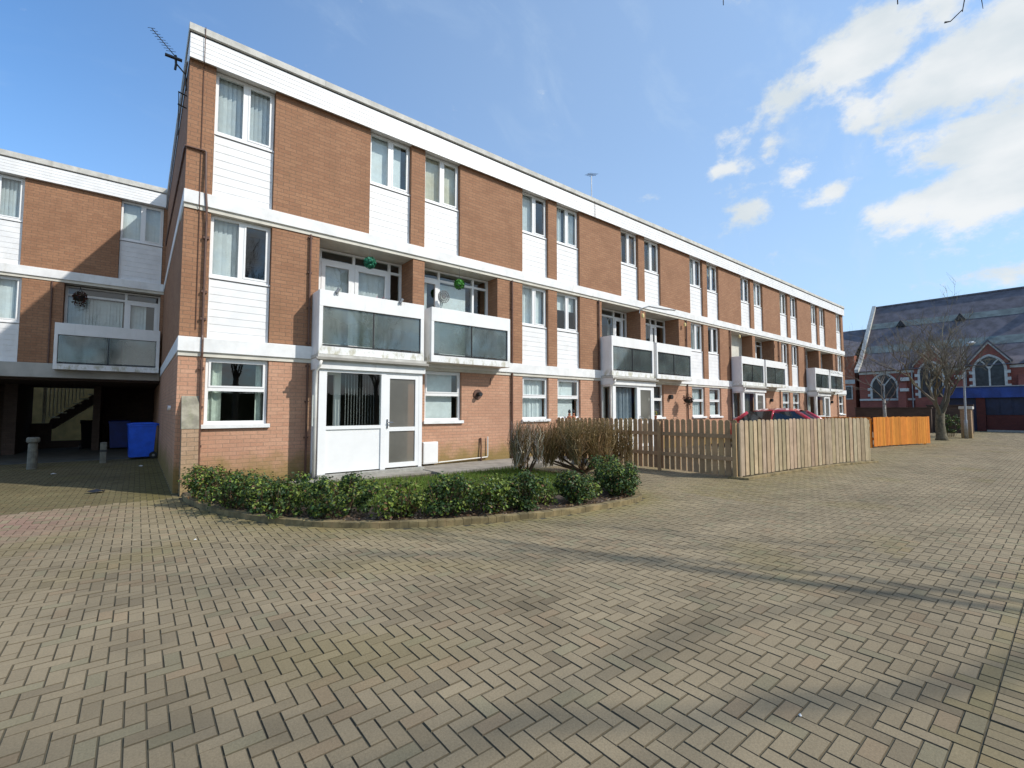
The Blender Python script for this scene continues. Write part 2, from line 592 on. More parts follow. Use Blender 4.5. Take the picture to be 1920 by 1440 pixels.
def catmull(pts, n=8):
    P = [Vector(p) for p in pts]
    P = [P[0] * 2 - P[1]] + P + [P[-1] * 2 - P[-2]]
    out = []
    for i in range(1, len(P) - 2):
        a, b, c, d = P[i - 1], P[i], P[i + 1], P[i + 2]
        for k in range(n):
            t = k / n
            out.append(.5 * ((2 * b) + (c - a) * t + (2 * a - 5 * b + 4 * c - d) * t * t + (3 * b - a - 3 * c + d) * t ** 3))
    out.append(P[-2])
    return out


# ------------------------------------------------------------------ the ground
D = 10.0           # plane of the long facade
YW = 18.21         # plane of the set-back wing
XC = 0.52          # corner of the long block
XE = 37.3          # its far end

g = MB()
g.face([(-300, -300, -.022), (400, -300, -.022), (400, 400, -.022), (-300, 400, -.022)])
structure(g.build('ground', M_ROAD))
g = MB()
g.face([(-14, -4.5, -.0055), (46, -4.5, -.0055), (46, 19, -.0055), (-14, 19, -.0055)])
structure(g.build('joint_sand', M_JOINT))

kerb_pts = [(0.62, 9.35), (0.64, 8.9), (0.80, 8.1), (1.02, 7.4), (1.36, 6.65), (1.82, 5.96), (2.35, 5.48), (2.95, 5.12), (3.55, 4.86), (4.2, 4.66),
            (5.0, 4.50), (5.8, 4.44), (6.3, 4.50), (6.6, 4.72), (6.78, 5.1), (7.1, 6.2), (7.3, 7.4), (7.35, 8.55)]
kerb = catmull([(x, y, 0) for x, y in kerb_pts], 6)
BED = [(p.x, p.y) for p in kerb] + [(7.4, D), (XC, D)]
FENCE_F = [(9.9, 4.57), (11.4, 4.44), (13.06, 4.29), (14.7, 4.05), (15.94, 3.74)]


def inside(x, y, poly):
    c = False
    n = len(poly)
    j = n - 1
    for i in range(n):
        xi, yi = poly[i]; xj, yj = poly[j]
        if (yi > y) != (yj > y) and x < (xj - xi) * (y - yi) / (yj - yi) + xi: c = not c
        j = i
    return c


def paving():
    """herringbone block paving, every block its own bevelled face set and tone, in one mesh"""
    W = .083
    gap = .0022
    cells = []
    rr = np.random.RandomState(3)
    kp = np.array([(p.x, p.y) for p in kerb])
    i0, i1, j0, j1 = -68, 542, -2, 222
    for j in range(j0, j1):
        for i in range(i0, i1):
            k = (i + j) % 4
            if k == 0: x0, y0, x1, y1 = i * W, j * W, (i + 2) * W, (j + 1) * W
            elif k == 2: x0, y0, x1, y1 = i * W, j * W, (i + 1) * W, (j + 2) * W
            else: continue
            cx, cy = (x0 + x1) / 2, (y0 + y1) / 2
            if y1 < .34: continue
            y0 = max(y0, .332)
            if cy > 9.95 and cx > XC + .10: continue
            if cx > 16.5 and cy > 8.6: continue
            if cx < 8 and cx > .3 and cy > 4.3 and inside(cx, cy, BED): continue
            if cy > 11 and cx < -4.2: continue
            cells.append((x0, y0, x1, y1))
    # border: soldier course, then stretchers, along the drain edge
    for row, (ya, yb, wx) in enumerate(((.166, .332, .083), (0, .166, .083), (-.166, 0, .083), (-.332, -.166, .083), (-.498, -.332, .083), (-.664, -.498, .083))):
        for i in range(-40, 530):
            x = i * wx
            cells.append((x + row * .013, ya, x + wx + row * .013, yb))
    C = np.array(cells)
    n = len(C)
    cx, cy = (C[:, 0] + C[:, 2]) / 2, (C[:, 1] + C[:, 3]) / 2
    x0, y0, x1, y1 = C[:, 0] + gap, C[:, 1] + gap, C[:, 2] - gap, C[:, 3] - gap
    b = .003
    hz = rr.normal(0, .0011, n)
    tx = rr.normal(0, .004, n)
    ty = rr.normal(0, .004, n)
    V = np.empty((n, 8, 3))
    for k, (a, c) in enumerate(((x0, y0), (x1, y0), (x1, y1), (x0, y1))):
        V[:, k, 0], V[:, k, 1], V[:, k, 2] = a, c, -.0045
    for k, (a, c) in enumerate(((x0 + b, y0 + b), (x1 - b, y0 + b), (x1 - b, y1 - b), (x0 + b, y1 - b))):
        V[:, 4 + k, 0], V[:, 4 + k, 1] = a, c
        V[:, 4 + k, 2] = hz + tx * (a - cx) + ty * (c - cy)
    q = np.array([(4, 5, 6, 7), (0, 1, 5, 4), (1, 2, 6, 5), (2, 3, 7, 6), (3, 0, 4, 7)])
    F = (np.arange(n)[:, None, None] * 8 + q[None]).reshape(-1, 4)
    me = bpy.data.meshes.new('block_paving')
    me.vertices.add(n * 8)
    me.vertices.foreach_set('co', V.ravel())
    me.loops.add(F.size)
    me.loops.foreach_set('vertex_index', F.ravel().astype(np.int32))
    me.polygons.add(len(F))
    me.polygons.foreach_set('loop_start', np.arange(0, F.size, 4, dtype=np.int32))
    me.polygons.foreach_set('loop_total', np.full(len(F), 4, dtype=np.int32))
    # tones: grey-buff concrete, odd pink, green and dark blocks, soft patches of wear, moss along the kerb, painted shade beside the block
    base = np.array([.258, .207, .132])
    def lf(s, a, bb, ph):
        return (np.sin(cx * s + ph + 1.3 * np.sin(cy * s * .7 + a)) * np.sin(cy * s * 1.13 + bb + 1.1 * np.sin(cx * s * .6 + ph)))
    patch = .07 * lf(.9, 1, 2, 0) + .045 * lf(2.3, .4, 1.1, 2) + .035 * lf(5.1, .1, .7, 1)
    t = base[None] * (1 + rr.normal(0, .045, n) + patch)[:, None]
    kind = rr.rand(n)
    t[kind < .045] *= np.array([1.03, .97, .95])
    t[(kind > .07) & (kind < .14)] *= np.array([.92, .98, .97])
    t[(kind > .14) & (kind < .19)] *= np.array([.84, .84, .85])
    red = np.exp(-(((cx + 1.35) / .9) ** 2 + ((cy - 8.5) / .9) ** 2)) * (rr.rand(n) < .7)
    t = t * (1 - red[:, None] * .55) + red[:, None] * .55 * np.array([.30, .15, .13])
    dk = np.full(n, 99.)
    sel = (cx < 9) & (cy > 3) & (cx > -1)
    dd = np.sqrt(((np.stack([cx[sel], cy[sel]], 1)[:, None] - kp[None]) ** 2).sum(2)).min(1)
    dk[sel] = dd
    moss = np.clip(np.exp(-dk / .38) * (.85 + .5 * rr.rand(n)), 0, 1) * .8
    moss = np.maximum(moss, np.clip(lf(1.7, 2, .3, 4) - .55, 0, 1) * .8 * (cy > 1.2))
    far = np.exp(-((cy - 4.2) / 1.1) ** 2) * (cx > 7.5) * (.25 + .3 * rr.rand(n))
    moss = np.maximum(moss, far)
    moss = np.maximum(moss, np.exp(-((cx - .3) / .35) ** 2) * (cy > 9) * .7)
    moss = np.maximum(moss, (np.abs(cy - .32) < .12) * .45 * rr.rand(n))
    t = t * (1 - moss[:, None] * .6) + moss[:, None] * .6 * np.array([.225, .185, .045])
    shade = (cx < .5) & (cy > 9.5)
    t[shade] *= np.array([.60, .62, .50])  # building shade multiplied into the tone of these blocks
    for (ox, oy, orad, amt) in ((2.3, 2.7, .28, .30), (3.1, 1.7, .35, .22), (5.5, 2.2, .5, .14), (.6, 4.1, .5, .12), (9, 2.0, .8, .14), (1.2, 2.6, .22, .16), (7.4, 1.2, .45, .18), (-1.5, 5.8, .6, .14), (3.3, .5, 1.1, .20), (.1, 2.5, 1.0, .18), (1.4, 1.4, .5, .12), (2.2, 2.3, .12, .2), (4.6, 1.0, .7, .16)):  # stains; the widest, in the foreground, are tree shade painted into the blocks
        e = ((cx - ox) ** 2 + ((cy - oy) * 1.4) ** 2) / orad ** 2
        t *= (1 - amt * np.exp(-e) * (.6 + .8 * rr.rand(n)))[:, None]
    for ty_ in (1.55, 3.05):   # worn wheel tracks along the street
        t *= (1 - .07 * np.exp(-((cy - ty_ - .25 * np.sin(cx * .35)) / .22) ** 2))[:, None]
    t = np.clip(t, .02, .6)
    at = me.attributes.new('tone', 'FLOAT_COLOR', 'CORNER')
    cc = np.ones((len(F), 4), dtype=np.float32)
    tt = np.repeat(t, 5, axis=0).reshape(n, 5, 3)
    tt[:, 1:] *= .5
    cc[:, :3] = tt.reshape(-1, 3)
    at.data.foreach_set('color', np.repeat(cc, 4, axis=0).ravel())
    me.polygons.foreach_set('use_smooth', np.zeros(len(F), dtype=bool))
    me.update(calc_edges=True)
    me.materials.append(M_PAVER)
    o = bpy.data.objects.new('paving', me)
    COL.objects.link(o)
    structure(o)


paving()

# planted bed: kerb, soil, lawn, path along the wall
k = MB()
for i in range(len(kerb) - 1):
    a, c = kerb[i], kerb[i + 1]
    t = (c - a)
    nrm = Vector((-t.y, t.x, 0)).normalized()
    if nrm.dot(Vector((4, 8, 0)) - a) < 0: nrm = -nrm
    if i == 0: n0 = nrm
    h = .072 + .004 * math.sin(i * 1.7)
    gap = t.normalized() * .0015
    k.obox(a + gap + Vector((0, 0, -.02)), t - gap, nrm * .11, Vector((0, 0, h + .02)))
structure(k.build('kerb', M_MOSSKERB, bevel=.005))
s = MB()
inner = [(p.x + (.05 if p.x < 4 else -.05), p.y + .05) for p in kerb]
s.face([(x, y, .062) for x, y in inner] + [(7.30, D - .02, .062), (XC + .05, D - .02, .062)])
structure(s.build('soil', M_SOIL))
s = MB()
lawn_poly = [(1.3, 9.3), (1.5, 8.0), (2.2, 6.75), (3.2, 6.0), (4.4, 5.55), (5.6, 5.4), (6.45, 5.6), (6.9, 6.8), (7.1, 8.5), (5.0, 8.45), (3.0, 8.9)]
s.face([(x, y, .078) for x, y in lawn_poly])
structure(s.build('lawn', M_LAWN))
s = MB()
s.box(5.05, 9.7, 8.62, D - .01, -.02, .115)
s.box(2.2, 5.05, 9.0, 9.46, -.02, .10)
structure(s.build('path', M_PATH))

gr = MB()
r = random.Random(5)
for _ in range(26000):
    x, y = r.uniform(1.3, 7.1), r.uniform(5.3, 9.2)
    if not inside(x, y, lawn_poly): continue
    h = r.uniform(.035, .11)
    a = r.uniform(0, 6.28)
    w = r.uniform(.004, .009)
    dx, dy = math.cos(a) * w, math.sin(a) * w
    lx, ly = r.gauss(0, .03), r.gauss(0, .03)
    c = jit((.115, .190, .026) if r.random() < .75 else (.20, .21, .06), .25, r)
    gr.face([(x - dx, y - dy, .076), (x + dx, y + dy, .076), (x + lx, y + ly, .076 + h)], c)
stuff(gr.build('grass', M_GRASS), 'short green grass on the small lawn behind the low hedge', 'grass')

lt = MB()
for _ in range(2600):
    k_ = r.randrange(len(kerb) - 1)
    p = kerb[k_].lerp(kerb[k_ + 1], r.random())
    if p.y > 8.9 and p.x > 6: continue
    nrm = (Vector((4.2, 7.5, 0)) - p).normalized()
    q = p + nrm * (.11 + abs(r.gauss(0, .22)))
    a = r.uniform(0, 6.28)
    L, w = r.uniform(.012, .035), r.uniform(.008, .018)
    u = Vector((math.cos(a), math.sin(a), r.uniform(-.3, .3))) * L
    v = Vector((-math.sin(a), math.cos(a), r.uniform(-.3, .3))) * w
    z = Vector((0, 0, .07 + r.random() * .012))
    lt.face([q + z - u, q + z + v, q + z + u, q + z - v], jit(r.choice([(.16, .09, .045), (.09, .055, .03), (.22, .15, .09), (.30, .24, .18)]), .3, r))
stuff(lt.build('leaf_litter', M_LEAF), 'brown leaf litter on bare soil behind the curved kerb', 'leaves')


# ------------------------------------------------------------------ building helpers
def panel_boards(mb, x0, x1, z0, z1, y, step=.15, proud=.006):
    """shiplap boards: each tilts out to its lower edge"""
    n = max(1, round((z1 - z0) / step))
    h = (z1 - z0) / n
    for i in range(n):
        a, b = z0 + i * h, z0 + (i + 1) * h
        mb.face([(x0, y - proud, a), (x1, y - proud, a), (x1, y, b), (x0, y, b)])
        mb.face([(x0, y + .001, a), (x1, y + .001, a), (x1, y - proud, a), (x0, y - proud, a)])
        mb.face([(x0, y + .001, a), (x0, y - proud, a), (x0, y, b)])
        mb.face([(x1, y - proud, a), (x1, y + .001, a), (x1, y, b)])


def strip_wall(mb, x0, x1, z0, z1, y0, y1, openings):
    """wall from x0 to x1 with rectangular openings (xa, xb, za, zb)"""
    xs = x0
    for (a, b, c, d) in sorted(openings):
        if a > xs: mb.box(xs, a, y0, y1, z0, z1)
        if c > z0: mb.box(a, b, y0, y1, z0, c)
        if d < z1: mb.box(a, b, y0, y1, d, z1)
        xs = b
    if xs < x1: mb.box(xs, x1, y0, y1, z0, z1)


def vblinds(mb, x0, x1, z0, z1, y, w=.09, ang=35, skip=0.0, r=rng):
    x = x0 + w * .4
    while x < x1 - w * .3:
        if r.random() >= skip:
            a = R(ang + r.uniform(-9, 9))
            dx, dy = math.cos(a) * w / 2, math.sin(a) * w / 2
            mb.face([(x - dx, y - dy, z0 + .02), (x + dx, y + dy, z0 + .02), (x + dx, y + dy, z1), (x - dx, y - dy, z1)])
        x += w * .86


def folds(mb, x0, x1, z0, z1, y, amp=.03, step=.035):
    n = max(2, int((x1 - x0) / step))
    pts = [(x0 + (x1 - x0) * i / n, y + amp * math.sin(i * 1.9 + math.sin(i * .7) * 1.3)) for i in range(n + 1)]
    for (a, b), (c, d) in zip(pts[:-1], pts[1:]):
        mb.face([(a, b, z0), (c, d, z0), (c, d, z1), (a, b, z1)])


def rect_frame(mb, x0, x1, z0, z1, y0, y1, t, tb=None):
    tb = tb or t
    mb.box(x0, x0 + t, y0, y1, z0, z1)
    mb.box(x1 - t, x1, y0, y1, z0, z1)
    mb.box(x0 + t, x1 - t, y0, y1, z0, z0 + tb)
    mb.box(x0 + t, x1 - t, y0, y1, z1 - t, z1)


def dressing(win, x0, x1, z0, z1, y, style, r=rng):
    """what hangs behind the glass"""
    if style == 'blind':
        b = MB(); vblinds(b, x0, x1, z0, z1, y, .089, r.choice([-14, -20, -26, -10]), 0, r)
        b.build('blind', M_BLIND, win)
    elif style == 'half':
        b = MB(); vblinds(b, x0 + (x1 - x0) * .0, x0 + (x1 - x0) * .62, z0, z1, y, .089, -18, 0, r)
        b.build('blind', M_BLIND, win)
    elif style == 'roller':
        b = MB(); b.box(x0, x1 - .12, y, y + .004, z0, z1)
        b.build('blind', M_BLIND, win)
    elif style == 'half_roller':
        b = MB(); b.box(x0, x1, y, y + .004, z0 + (z1 - z0) * r.uniform(.45, .62), z1)
        b.build('blind', M_CREAMB if r.random() < .5 else M_BLIND, win)
    elif style == 'cream':
        b = MB(); vblinds(b, x0, x1, z0, z1, y, .089, -12, 0, r)
        b.build('blind', M_CREAMB, win)
    elif style == 'warm':
        b = MB(); folds(b, x0, x0 + (x1 - x0) * .33, z0, z1, y, .03)
        folds(b, x1 - (x1 - x0) * .22, x1, z0, z1, y, .03)
        b.build('curtain', M_CURTWARM, win)
    elif style == 'venetian':
        b = MB()
        z = z0 + .02
        while z < z1:
            b.face([(x0, y - .012, z), (x1, y - .012, z), (x1, y + .010, z + .016), (x0, y + .010, z + .016)])
            z += .024
        b.build('blind', M_BLIND, win)
    elif style == 'net':
        b = MB(); folds(b, x0, x1, z0, z1, y, .018, .03)
        b.build('net_curtain', M_BLIND, win)
    elif style == 'curtains':
        b = MB(); folds(b, x0, x0 + (x1 - x0) * .24, z0, z1, y, .03)
        folds(b, x1 - (x1 - x0) * .14, x1, z0, z1, y, .03)
        b.build('curtain', M_CURTAIN, win)
    elif style == 'pale_curtains':
        b = MB(); folds(b, x0, x0 + (x1 - x0) * .36, z0, z1, y, .03)
        folds(b, x1 - (x1 - x0) * .30, x1, z0, z1, y, .03)
        b.build('curtain', M_BLIND, win)
    elif style == 'dark':
        b = MB(); folds(b, x0, x0 + (x1 - x0) * .3, z0, z1, y, .03)
        folds(b, x1 - (x1 - x0) * .25, x1, z0, z1, y, .03)
        b.build('curtain', M_CURTAIND, win)
    elif style == 'blue':
        b = MB(); folds(b, x0, x1, z0, z1, y, .03)
        b.build('curtain', M_CURTBLUE, win)


def window_upper(root, x0, x1, z0, z1, yp, style):
    """two side-by-side casements in a white frame; yp is the plane of the frame front"""
    f = MB()
    rect_frame(f, x0, x1, z0, z1, yp, yp + .07, .05, .055)
    xm = (x0 + x1) / 2
    f.box(xm - .045, xm + .045, yp - .004, yp + .066, z0 + .055, z1 - .05)
    # opening sash on the right, slightly proud
    rect_frame(f, xm + .045, x1 - .05, z0 + .055, z1 - .05, yp - .012, yp + .04, .032)
    f.box(x0 - .02, x1 + .02, yp - .045, yp + .02, z0 - .035, z0 - .001)
    w = f.build('window', M_UPVC, root)
    p = MB()
    p.face([(x0 + .05, yp + .035, z0 + .055), (xm - .045, yp + .035, z0 + .055), (xm - .045, yp + .035, z1 - .05), (x0 + .05, yp + .035, z1 - .05)])
    p.face([(xm + .077, yp + .02, z0 + .087), (x1 - .082, yp + .02, z0 + .087), (x1 - .082, yp + .02, z1 - .082), (xm + .077, yp + .02, z1 - .082)])
    p.build('pane', M_GLASS, w)
    dressing(w, x0 + .05, x1 - .05, z0 + .05, z1 - .03, yp + .13, style)
    return w


def window_ground(root, x0, x1, z0, z1, yp, style):
    """window with a top light above a fixed pane and a deep white sill"""
    f = MB()
    rect_frame(f, x0, x1, z0, z1, yp, yp + .07, .05, .06)
    zm = z0 + (z1 - z0) * .53
    f.box(x0 + .05, x1 - .05, yp - .004, yp + .066, zm - .035, zm + .035)
    rect_frame(f, x0 + .05, x1 - .05, zm + .035, z1 - .05, yp - .014, yp + .04, .03)
    w = f.build('window', M_UPVC, root)
    s = MB()
    s.box(x0 - .05, x1 + .05, yp - .13, yp + .05, z0 - .075, z0 - .001)
    s.build('sill', M_WHITE, w, bevel=.006)
    p = MB()
    p.face([(x0 + .05, yp + .035, z0 + .06), (x1 - .05, yp + .035, z0 + .06), (x1 - .05, yp + .035, zm - .035), (x0 + .05, yp + .035, zm - .035)])
    p.face([(x0 + .08, yp + .02, zm + .065), (x1 - .08, yp + .02, zm + .065), (x1 - .08, yp + .02, z1 - .08), (x0 + .08, yp + .02, z1 - .08)])
    p.build('pane', M_GLASS, w)
    dressing(w, x0 + .05, x1 - .05, z0 + .05, z1 - .03, yp + .14, style)
    return w


def clad_panel(root, x0, x1, z0, z1, yp):
    p = MB()
    panel_boards(p, x0 + .012, x1 - .012, z0, z1, yp, .148)
    p.box(x0, x0 + .012, yp - .02, yp + .02, z0, z1)
    p.box(x1 - .012, x1, yp - .02, yp + .02, z0, z1)
    p.face([(x0, yp + .021, z0), (x1, yp + .021, z0), (x1, yp + .021, z1), (x0, yp + .021, z1)])
    p.build('cladding_panel', M_CLAD, root)


def balcony(root, x0, x1, yf, yw, stained=False):
    """boxed balcony front: white parapet round two frosted panes, floor slab behind"""
    z0, z1 = 2.575, 3.875
    b = MB()
    b.box(x0 + .001, x1 - .001, yf, yf + .09, 3.545, z1)           # deep top rail
    b.box(x0, x1, yf - .002, yf + .09, z0, 2.735)                  # bottom rail
    b.box(x0, x0 + .075, yf + .001, yf + .089, 2.735, 3.545)       # posts
    b.box(x1 - .085, x1, yf + .001, yf + .089, 2.735, 3.545)
    b.box(x0, x0 + .075, yf + .0905, yw - .001, z0 + .001, z1 - .002)   # cheeks
    b.box(x1 - .075, x1, yf + .0905, yw - .001, z0 + .001, z1 - .002)
    p = b.build('balcony', M_BALC, root, bevel=.006)
    s = MB()
    s.box(x0 + .076, x1 - .076, yf + .0915, yw + .55, z0 + .004, 2.70)
    s.build('balcony_floor', M_CREAM, p)
    xm = (x0 + x1) / 2 - .02
    for a, c in ((x0 + .075, xm - .012), (xm + .012, x1 - .085)):
        q = MB()
        q.box(a + .012, c - .012, yf + .045, yf + .053, 2.79, 3.533)
        q.build('glass_panel', M_FROST, p)
    q = MB()
    q.box(xm - .012, xm + .012, yf + .03, yf + .07, 2.735, 3.545)
    q.box(x0 + .075, x1 - .085, yf + .035, yf + .065, 3.535, 3.5445)
    q.box(x0 + .075, x0 + .086, yf + .035, yf + .065, 2.7355, 3.534)
    q.box(x1 - .096, x1 - .085, yf + .035, yf + .065, 2.7355, 3.534)
    q.box(x0 + .087, xm - .013, yf + .036, yf + .064, 2.7355, 2.775)
    q.box(xm + .013, x1 - .097, yf + .036, yf + .064, 2.7355, 2.775)
    q.build('glazing_bar', M_DARKMETAL, p)
    return p


def patio(root, x0, x1, yp, cols, styles, zt=5.06, door=None):
    """glazed screen at the back of a balcony; cols are the inner mullion positions (0..1)"""
    z0, zl = 2.72, 4.83
    xs = [x0] + [x0 + (x1 - x0) * c for c in cols] + [x1]
    f = MB()
    for i, x in enumerate(xs):
        f.box(x - .03, x + .03, yp, yp + .07, z0, zt)
    for a, b in zip(xs[:-1], xs[1:]):
        f.box(a + .03, b - .03, yp + .002, yp + .068, zl - .03, zl + .03)
        f.box(a + .03, b - .03, yp + .002, yp + .068, zt - .045, zt)
        f.box(a + .03, b - .03, yp + .002, yp + .068, z0, z0 + .07)
    for i, (a, b) in enumerate(zip(xs[:-1], xs[1:])):
        if door and i in door:
            rect_frame(f, a + .03, b - .03, z0 + .07, zl - .03, yp - .012, yp + .05, .085)
    w = f.build('balcony_screen', M_UPVC, root)
    p = MB()
    for a, b in zip(xs[:-1], xs[1:]):
        p.face([(a + .03, yp + .03, z0 + .07), (b - .03, yp + .03, z0 + .07), (b - .03, yp + .03, zl - .03), (a + .03, yp + .03, zl - .03)])
        p.face([(a + .03, yp + .03, zl + .03), (b - .03, yp + .03, zl + .03), (b - .03, yp + .03, zt - .045), (a + .03, yp + .03, zt - .045)])
    p.build('pane', M_GLASS, w)
    for i, (a, b) in enumerate(zip(xs[:-1], xs[1:])):
        if styles[i] != 'none':
            dressing(w, a + .04, b - .04, z0 + .07, zl - .05, yp + .14, styles[i])
    return w


def porch(root, x0, x1, yf, yw, style='blind'):
    """white framed glazed entrance porch under a balcony"""
    z0, zt = .17, 2.27
    xd = x0 + (x1 - x0) * .585
    f = MB()
    f.box(x0, x0 + .15, yf, yf + .12, z0, zt)
    f.box(x1 - .085, x1, yf + .001, yf + .12, z0, zt)
    f.box(xd - .04, xd + .07, yf - .002, yf + .09, z0, zt)
    f.box(x0 + .15, xd - .04, yf, yf + .09, 1.055, 1.125)
    f.box(x0 + .15, xd - .04, yf + .001, yf + .09, 2.215, zt)
    f.box(xd + .07, x1 - .085, yf + .001, yf + .09, 2.225, zt)
    # side screen towards the wall
    f.box(x0 + .002, x0 + .09, yw - .06, yw - .001, z0, zt)
    f.box(x0 + .01, x0 + .08, yf + .12, yw - .06, 1.05, 1.12)
    f.box(x0 + .01, x0 + .08, yf + .12, yw - .06, zt - .05, zt)
    p = f.build('porch', M_UPVC, root)
    s = MB()
    s.box(x0 - .02, x1 + .02, yf - .10, yw - .001, .0, .165)
    s.build('plinth', M_CONC, p, bevel=.01)
    s = MB()
    s.box(x0 + .15, xd - .04, yf + .025, yf + .06, .19, 1.055)
    s.box(x0 + .03, x0 + .06, yf + .12, yw - .06, z0, 1.05)
    s.build('infill_panel', M_UPVC, p)
    s = MB()
    s.face([(x0 + .15, yf + .04, 1.125), (xd - .04, yf + .04, 1.125), (xd - .04, yf + .04, 2.215), (x0 + .15, yf + .04, 2.215)])
    s.face([(x0 + .045, yf + .12, 1.12), (x0 + .045, yw - .06, 1.12), (x0 + .045, yw - .06, zt - .05), (x0 + .045, yf + .12, zt - .05)])
    s.build('pane', M_GLASSD, p)
    s = MB()
    s.box(x0 - .03, x1 + .05, yf - .05, yw - .001, 2.272, 2.50)
    s.build('fascia_board', M_WHITE, p, bevel=.005)
    s = MB()
    s.box(x0 - .05, x1 + .07, yf - .055, yw - .0015, 2.5015, 2.566)
    s.build('porch_roof', M_COPING, p)
    s = MB()
    prof = [(yf - .055, 2.47), (yf - .075, 2.44), (yf - .11, 2.43), (yf - .145, 2.45), (yf - .155, 2.50), (yf - .145, 2.50), (yf - .11, 2.452), (yf - .065, 2.50), (yf - .056, 2.50)]
    s.prism(prof, 'x', x0 - .08, x1 + .08)
    s.build('gutter', M_GREYSOFF, p)
    s = MB()
    s.tube([(x0 + .0, yf - .10, 2.43), (x0 - .02, yf - .09, 2.34), (x0 - .05, yf + .04, 2.22), (x0 - .05, yf + .05, 1.9), (x0 - .05, yf + .05, .05)], .034, 8)
    s.build('downpipe', M_PIPEW, p, smooth=True)
    # door
    dm = MB()
    a, b = xd + .072, x1 - .087
    rect_frame(dm, a, b, .20, 2.222, yf + .005, yf + .06, .085, .10)
    dm.box(a + .085, b - .085, yf + .006, yf + .059, .985, 1.075)
    d = dm.build('door', M_UPVC, p)
    q = MB()
    q.face([(a + .085, yf + .03, 1.075), (b - .085, yf + .03, 1.075), (b - .085, yf + .03, 2.137), (a + .085, yf + .03, 2.137)])
    q.face([(a + .085, yf + .03, .30), (b - .085, yf + .03, .30), (b - .085, yf + .03, .985), (a + .085, yf + .03, .985)])
    q.build('pane', M_OBSC, d)
    q = MB()
    q.box(a + .022, a + .048, yf - .012, yf + .005, 1.05, 1.25)
    q.tube([(a + .035, yf - .012, 1.18), (a + .035, yf - .05, 1.18), (a + .15, yf - .05, 1.175)], .011, 8)
    q.build('handle', M_CHROME, d)
    if style == 'blind':
        bl = MB()
        xx = x0 + .62
        while xx < xd - .06:
            bl.obox((xx, yf + .28, 1.0), (.018, .045, 0), (.002, -.001, 0), (0, 0, 1.2))
            xx += .062
        bl.build('blind', M_BLIND, p)
    elif style == 'blue':
        bl = MB(); folds(bl, x0 + .2, xd - .06, .9, 2.2, yf + .2, .03)
        bl.build('curtain', M_CURTBLUE, p)
        bl = MB(); folds(bl, a, b, .3, 2.2, yf + .2, .03)
        bl.build('curtain', M_CURTAIN, p)
    elif style == 'grey':
        bl = MB(); folds(bl, x0 + .2, xd - .06, .9, 2.2, yf + .25, .02)
        bl.build('curtain', M_CURTAIND, p)
    iw = MB()
    rect_frame(iw, x0 + .19, x0 + .52, .80, 2.25, yw + .02, yw + .09, .055)
    iw.box(x0 + .52, x0 + .60, yw + .02, yw + .09, .17, 2.29)
    iw.box(x0 + .19, x0 + .52, yw + .02, yw + .09, .17, .799)
    iw.build('inner_frame', M_UPVC, p)
    return p


# ------------------------------------------------------------------ the long block
block = thing('apartment_block', 'long three storey brown brick apartment block with white bands, boarded panels and boxed balconies', 'building', (XC, D, 0))
WT = .28
RC = .10           # windows sit back from the brick face
Z_T = 7.90
wU, wG = MB(), MB()
P = 9.13
topw, midw, gfw, recs = [], [], [], []
topw.append((.93, 1.96)); midw.append((.93, 1.96)); gfw.append((.93, 1.97))
for i in range(7):
    x = 3.94 + 4.567 * i
    topw += [(x, x + 1.03), (x + 1.40, x + 2.43)]
topw.append((35.87, 36.9))
for kx in range(4):
    o = P * kx
    for a, b in ((8.5, 9.53), (9.9, 10.93)):
        if a + o > 36 and a + o > 36.5: continue
        if b + o < 37.2:
            midw.append((a + o, b + o)); gfw.append((a + o, b + o))
    recs.append((2.87 + o, 5.04 + o)); recs.append((5.35 + o, 7.60 + o))
    gfw.append((5.39 + o, 6.45 + o))
strip_wall(wU, XC, XE, 5.424, Z_T, D, D + WT, [(a, b, 5.424, Z_T) for a, b in topw])
strip_wall(wU, XC, XE, 2.757, 5.10, D, D + WT, [(a, b, 2.757, 5.10) for a, b in midw] + [(a, b, 2.757, 5.10) for a, b in recs])
gop = [(a, b, 1.10, 2.415) for a, b in gfw]
for kx in range(4):
    gop.append((2.95 + P * kx, 4.95 + P * kx, .17, 2.30))
strip_wall(wG, XC, XE, -.05, 2.415, D, D + WT, gop)
# recess cheeks and the end walls
for i, (a, b) in enumerate(recs):
    wU.box(a - .15, a - .001, D + WT + .001, D + .85, 2.757, 5.10)
    wU.box(b + .001, b + .15, D + WT + .001, D + .85, 2.757, 5.10)
wU.box(XC, XC + WT, D + WT + .001, 26, 5.424, Z_T)
wU.box(XC, XC + WT, D + WT + .001, 26, 2.757, 5.179)
wG.box(XC, XC + WT, D + WT + .001, 26, -.05, 2.493)
wU.box(XE - WT, XE, D + WT + .001, 19, 5.424, Z_T)
wU.box(XE - WT, XE, D + WT + .001, 19, 2.757, 5.179)
wG.box(XE - WT, XE, D + WT + .001, 19, -.05, 2.493)
wU.build('wall', M_BRICK, block)
wo = wG.build('wall', M_BRICKG, block)
wo['label'] = 'paler pink brick ground floor wall'

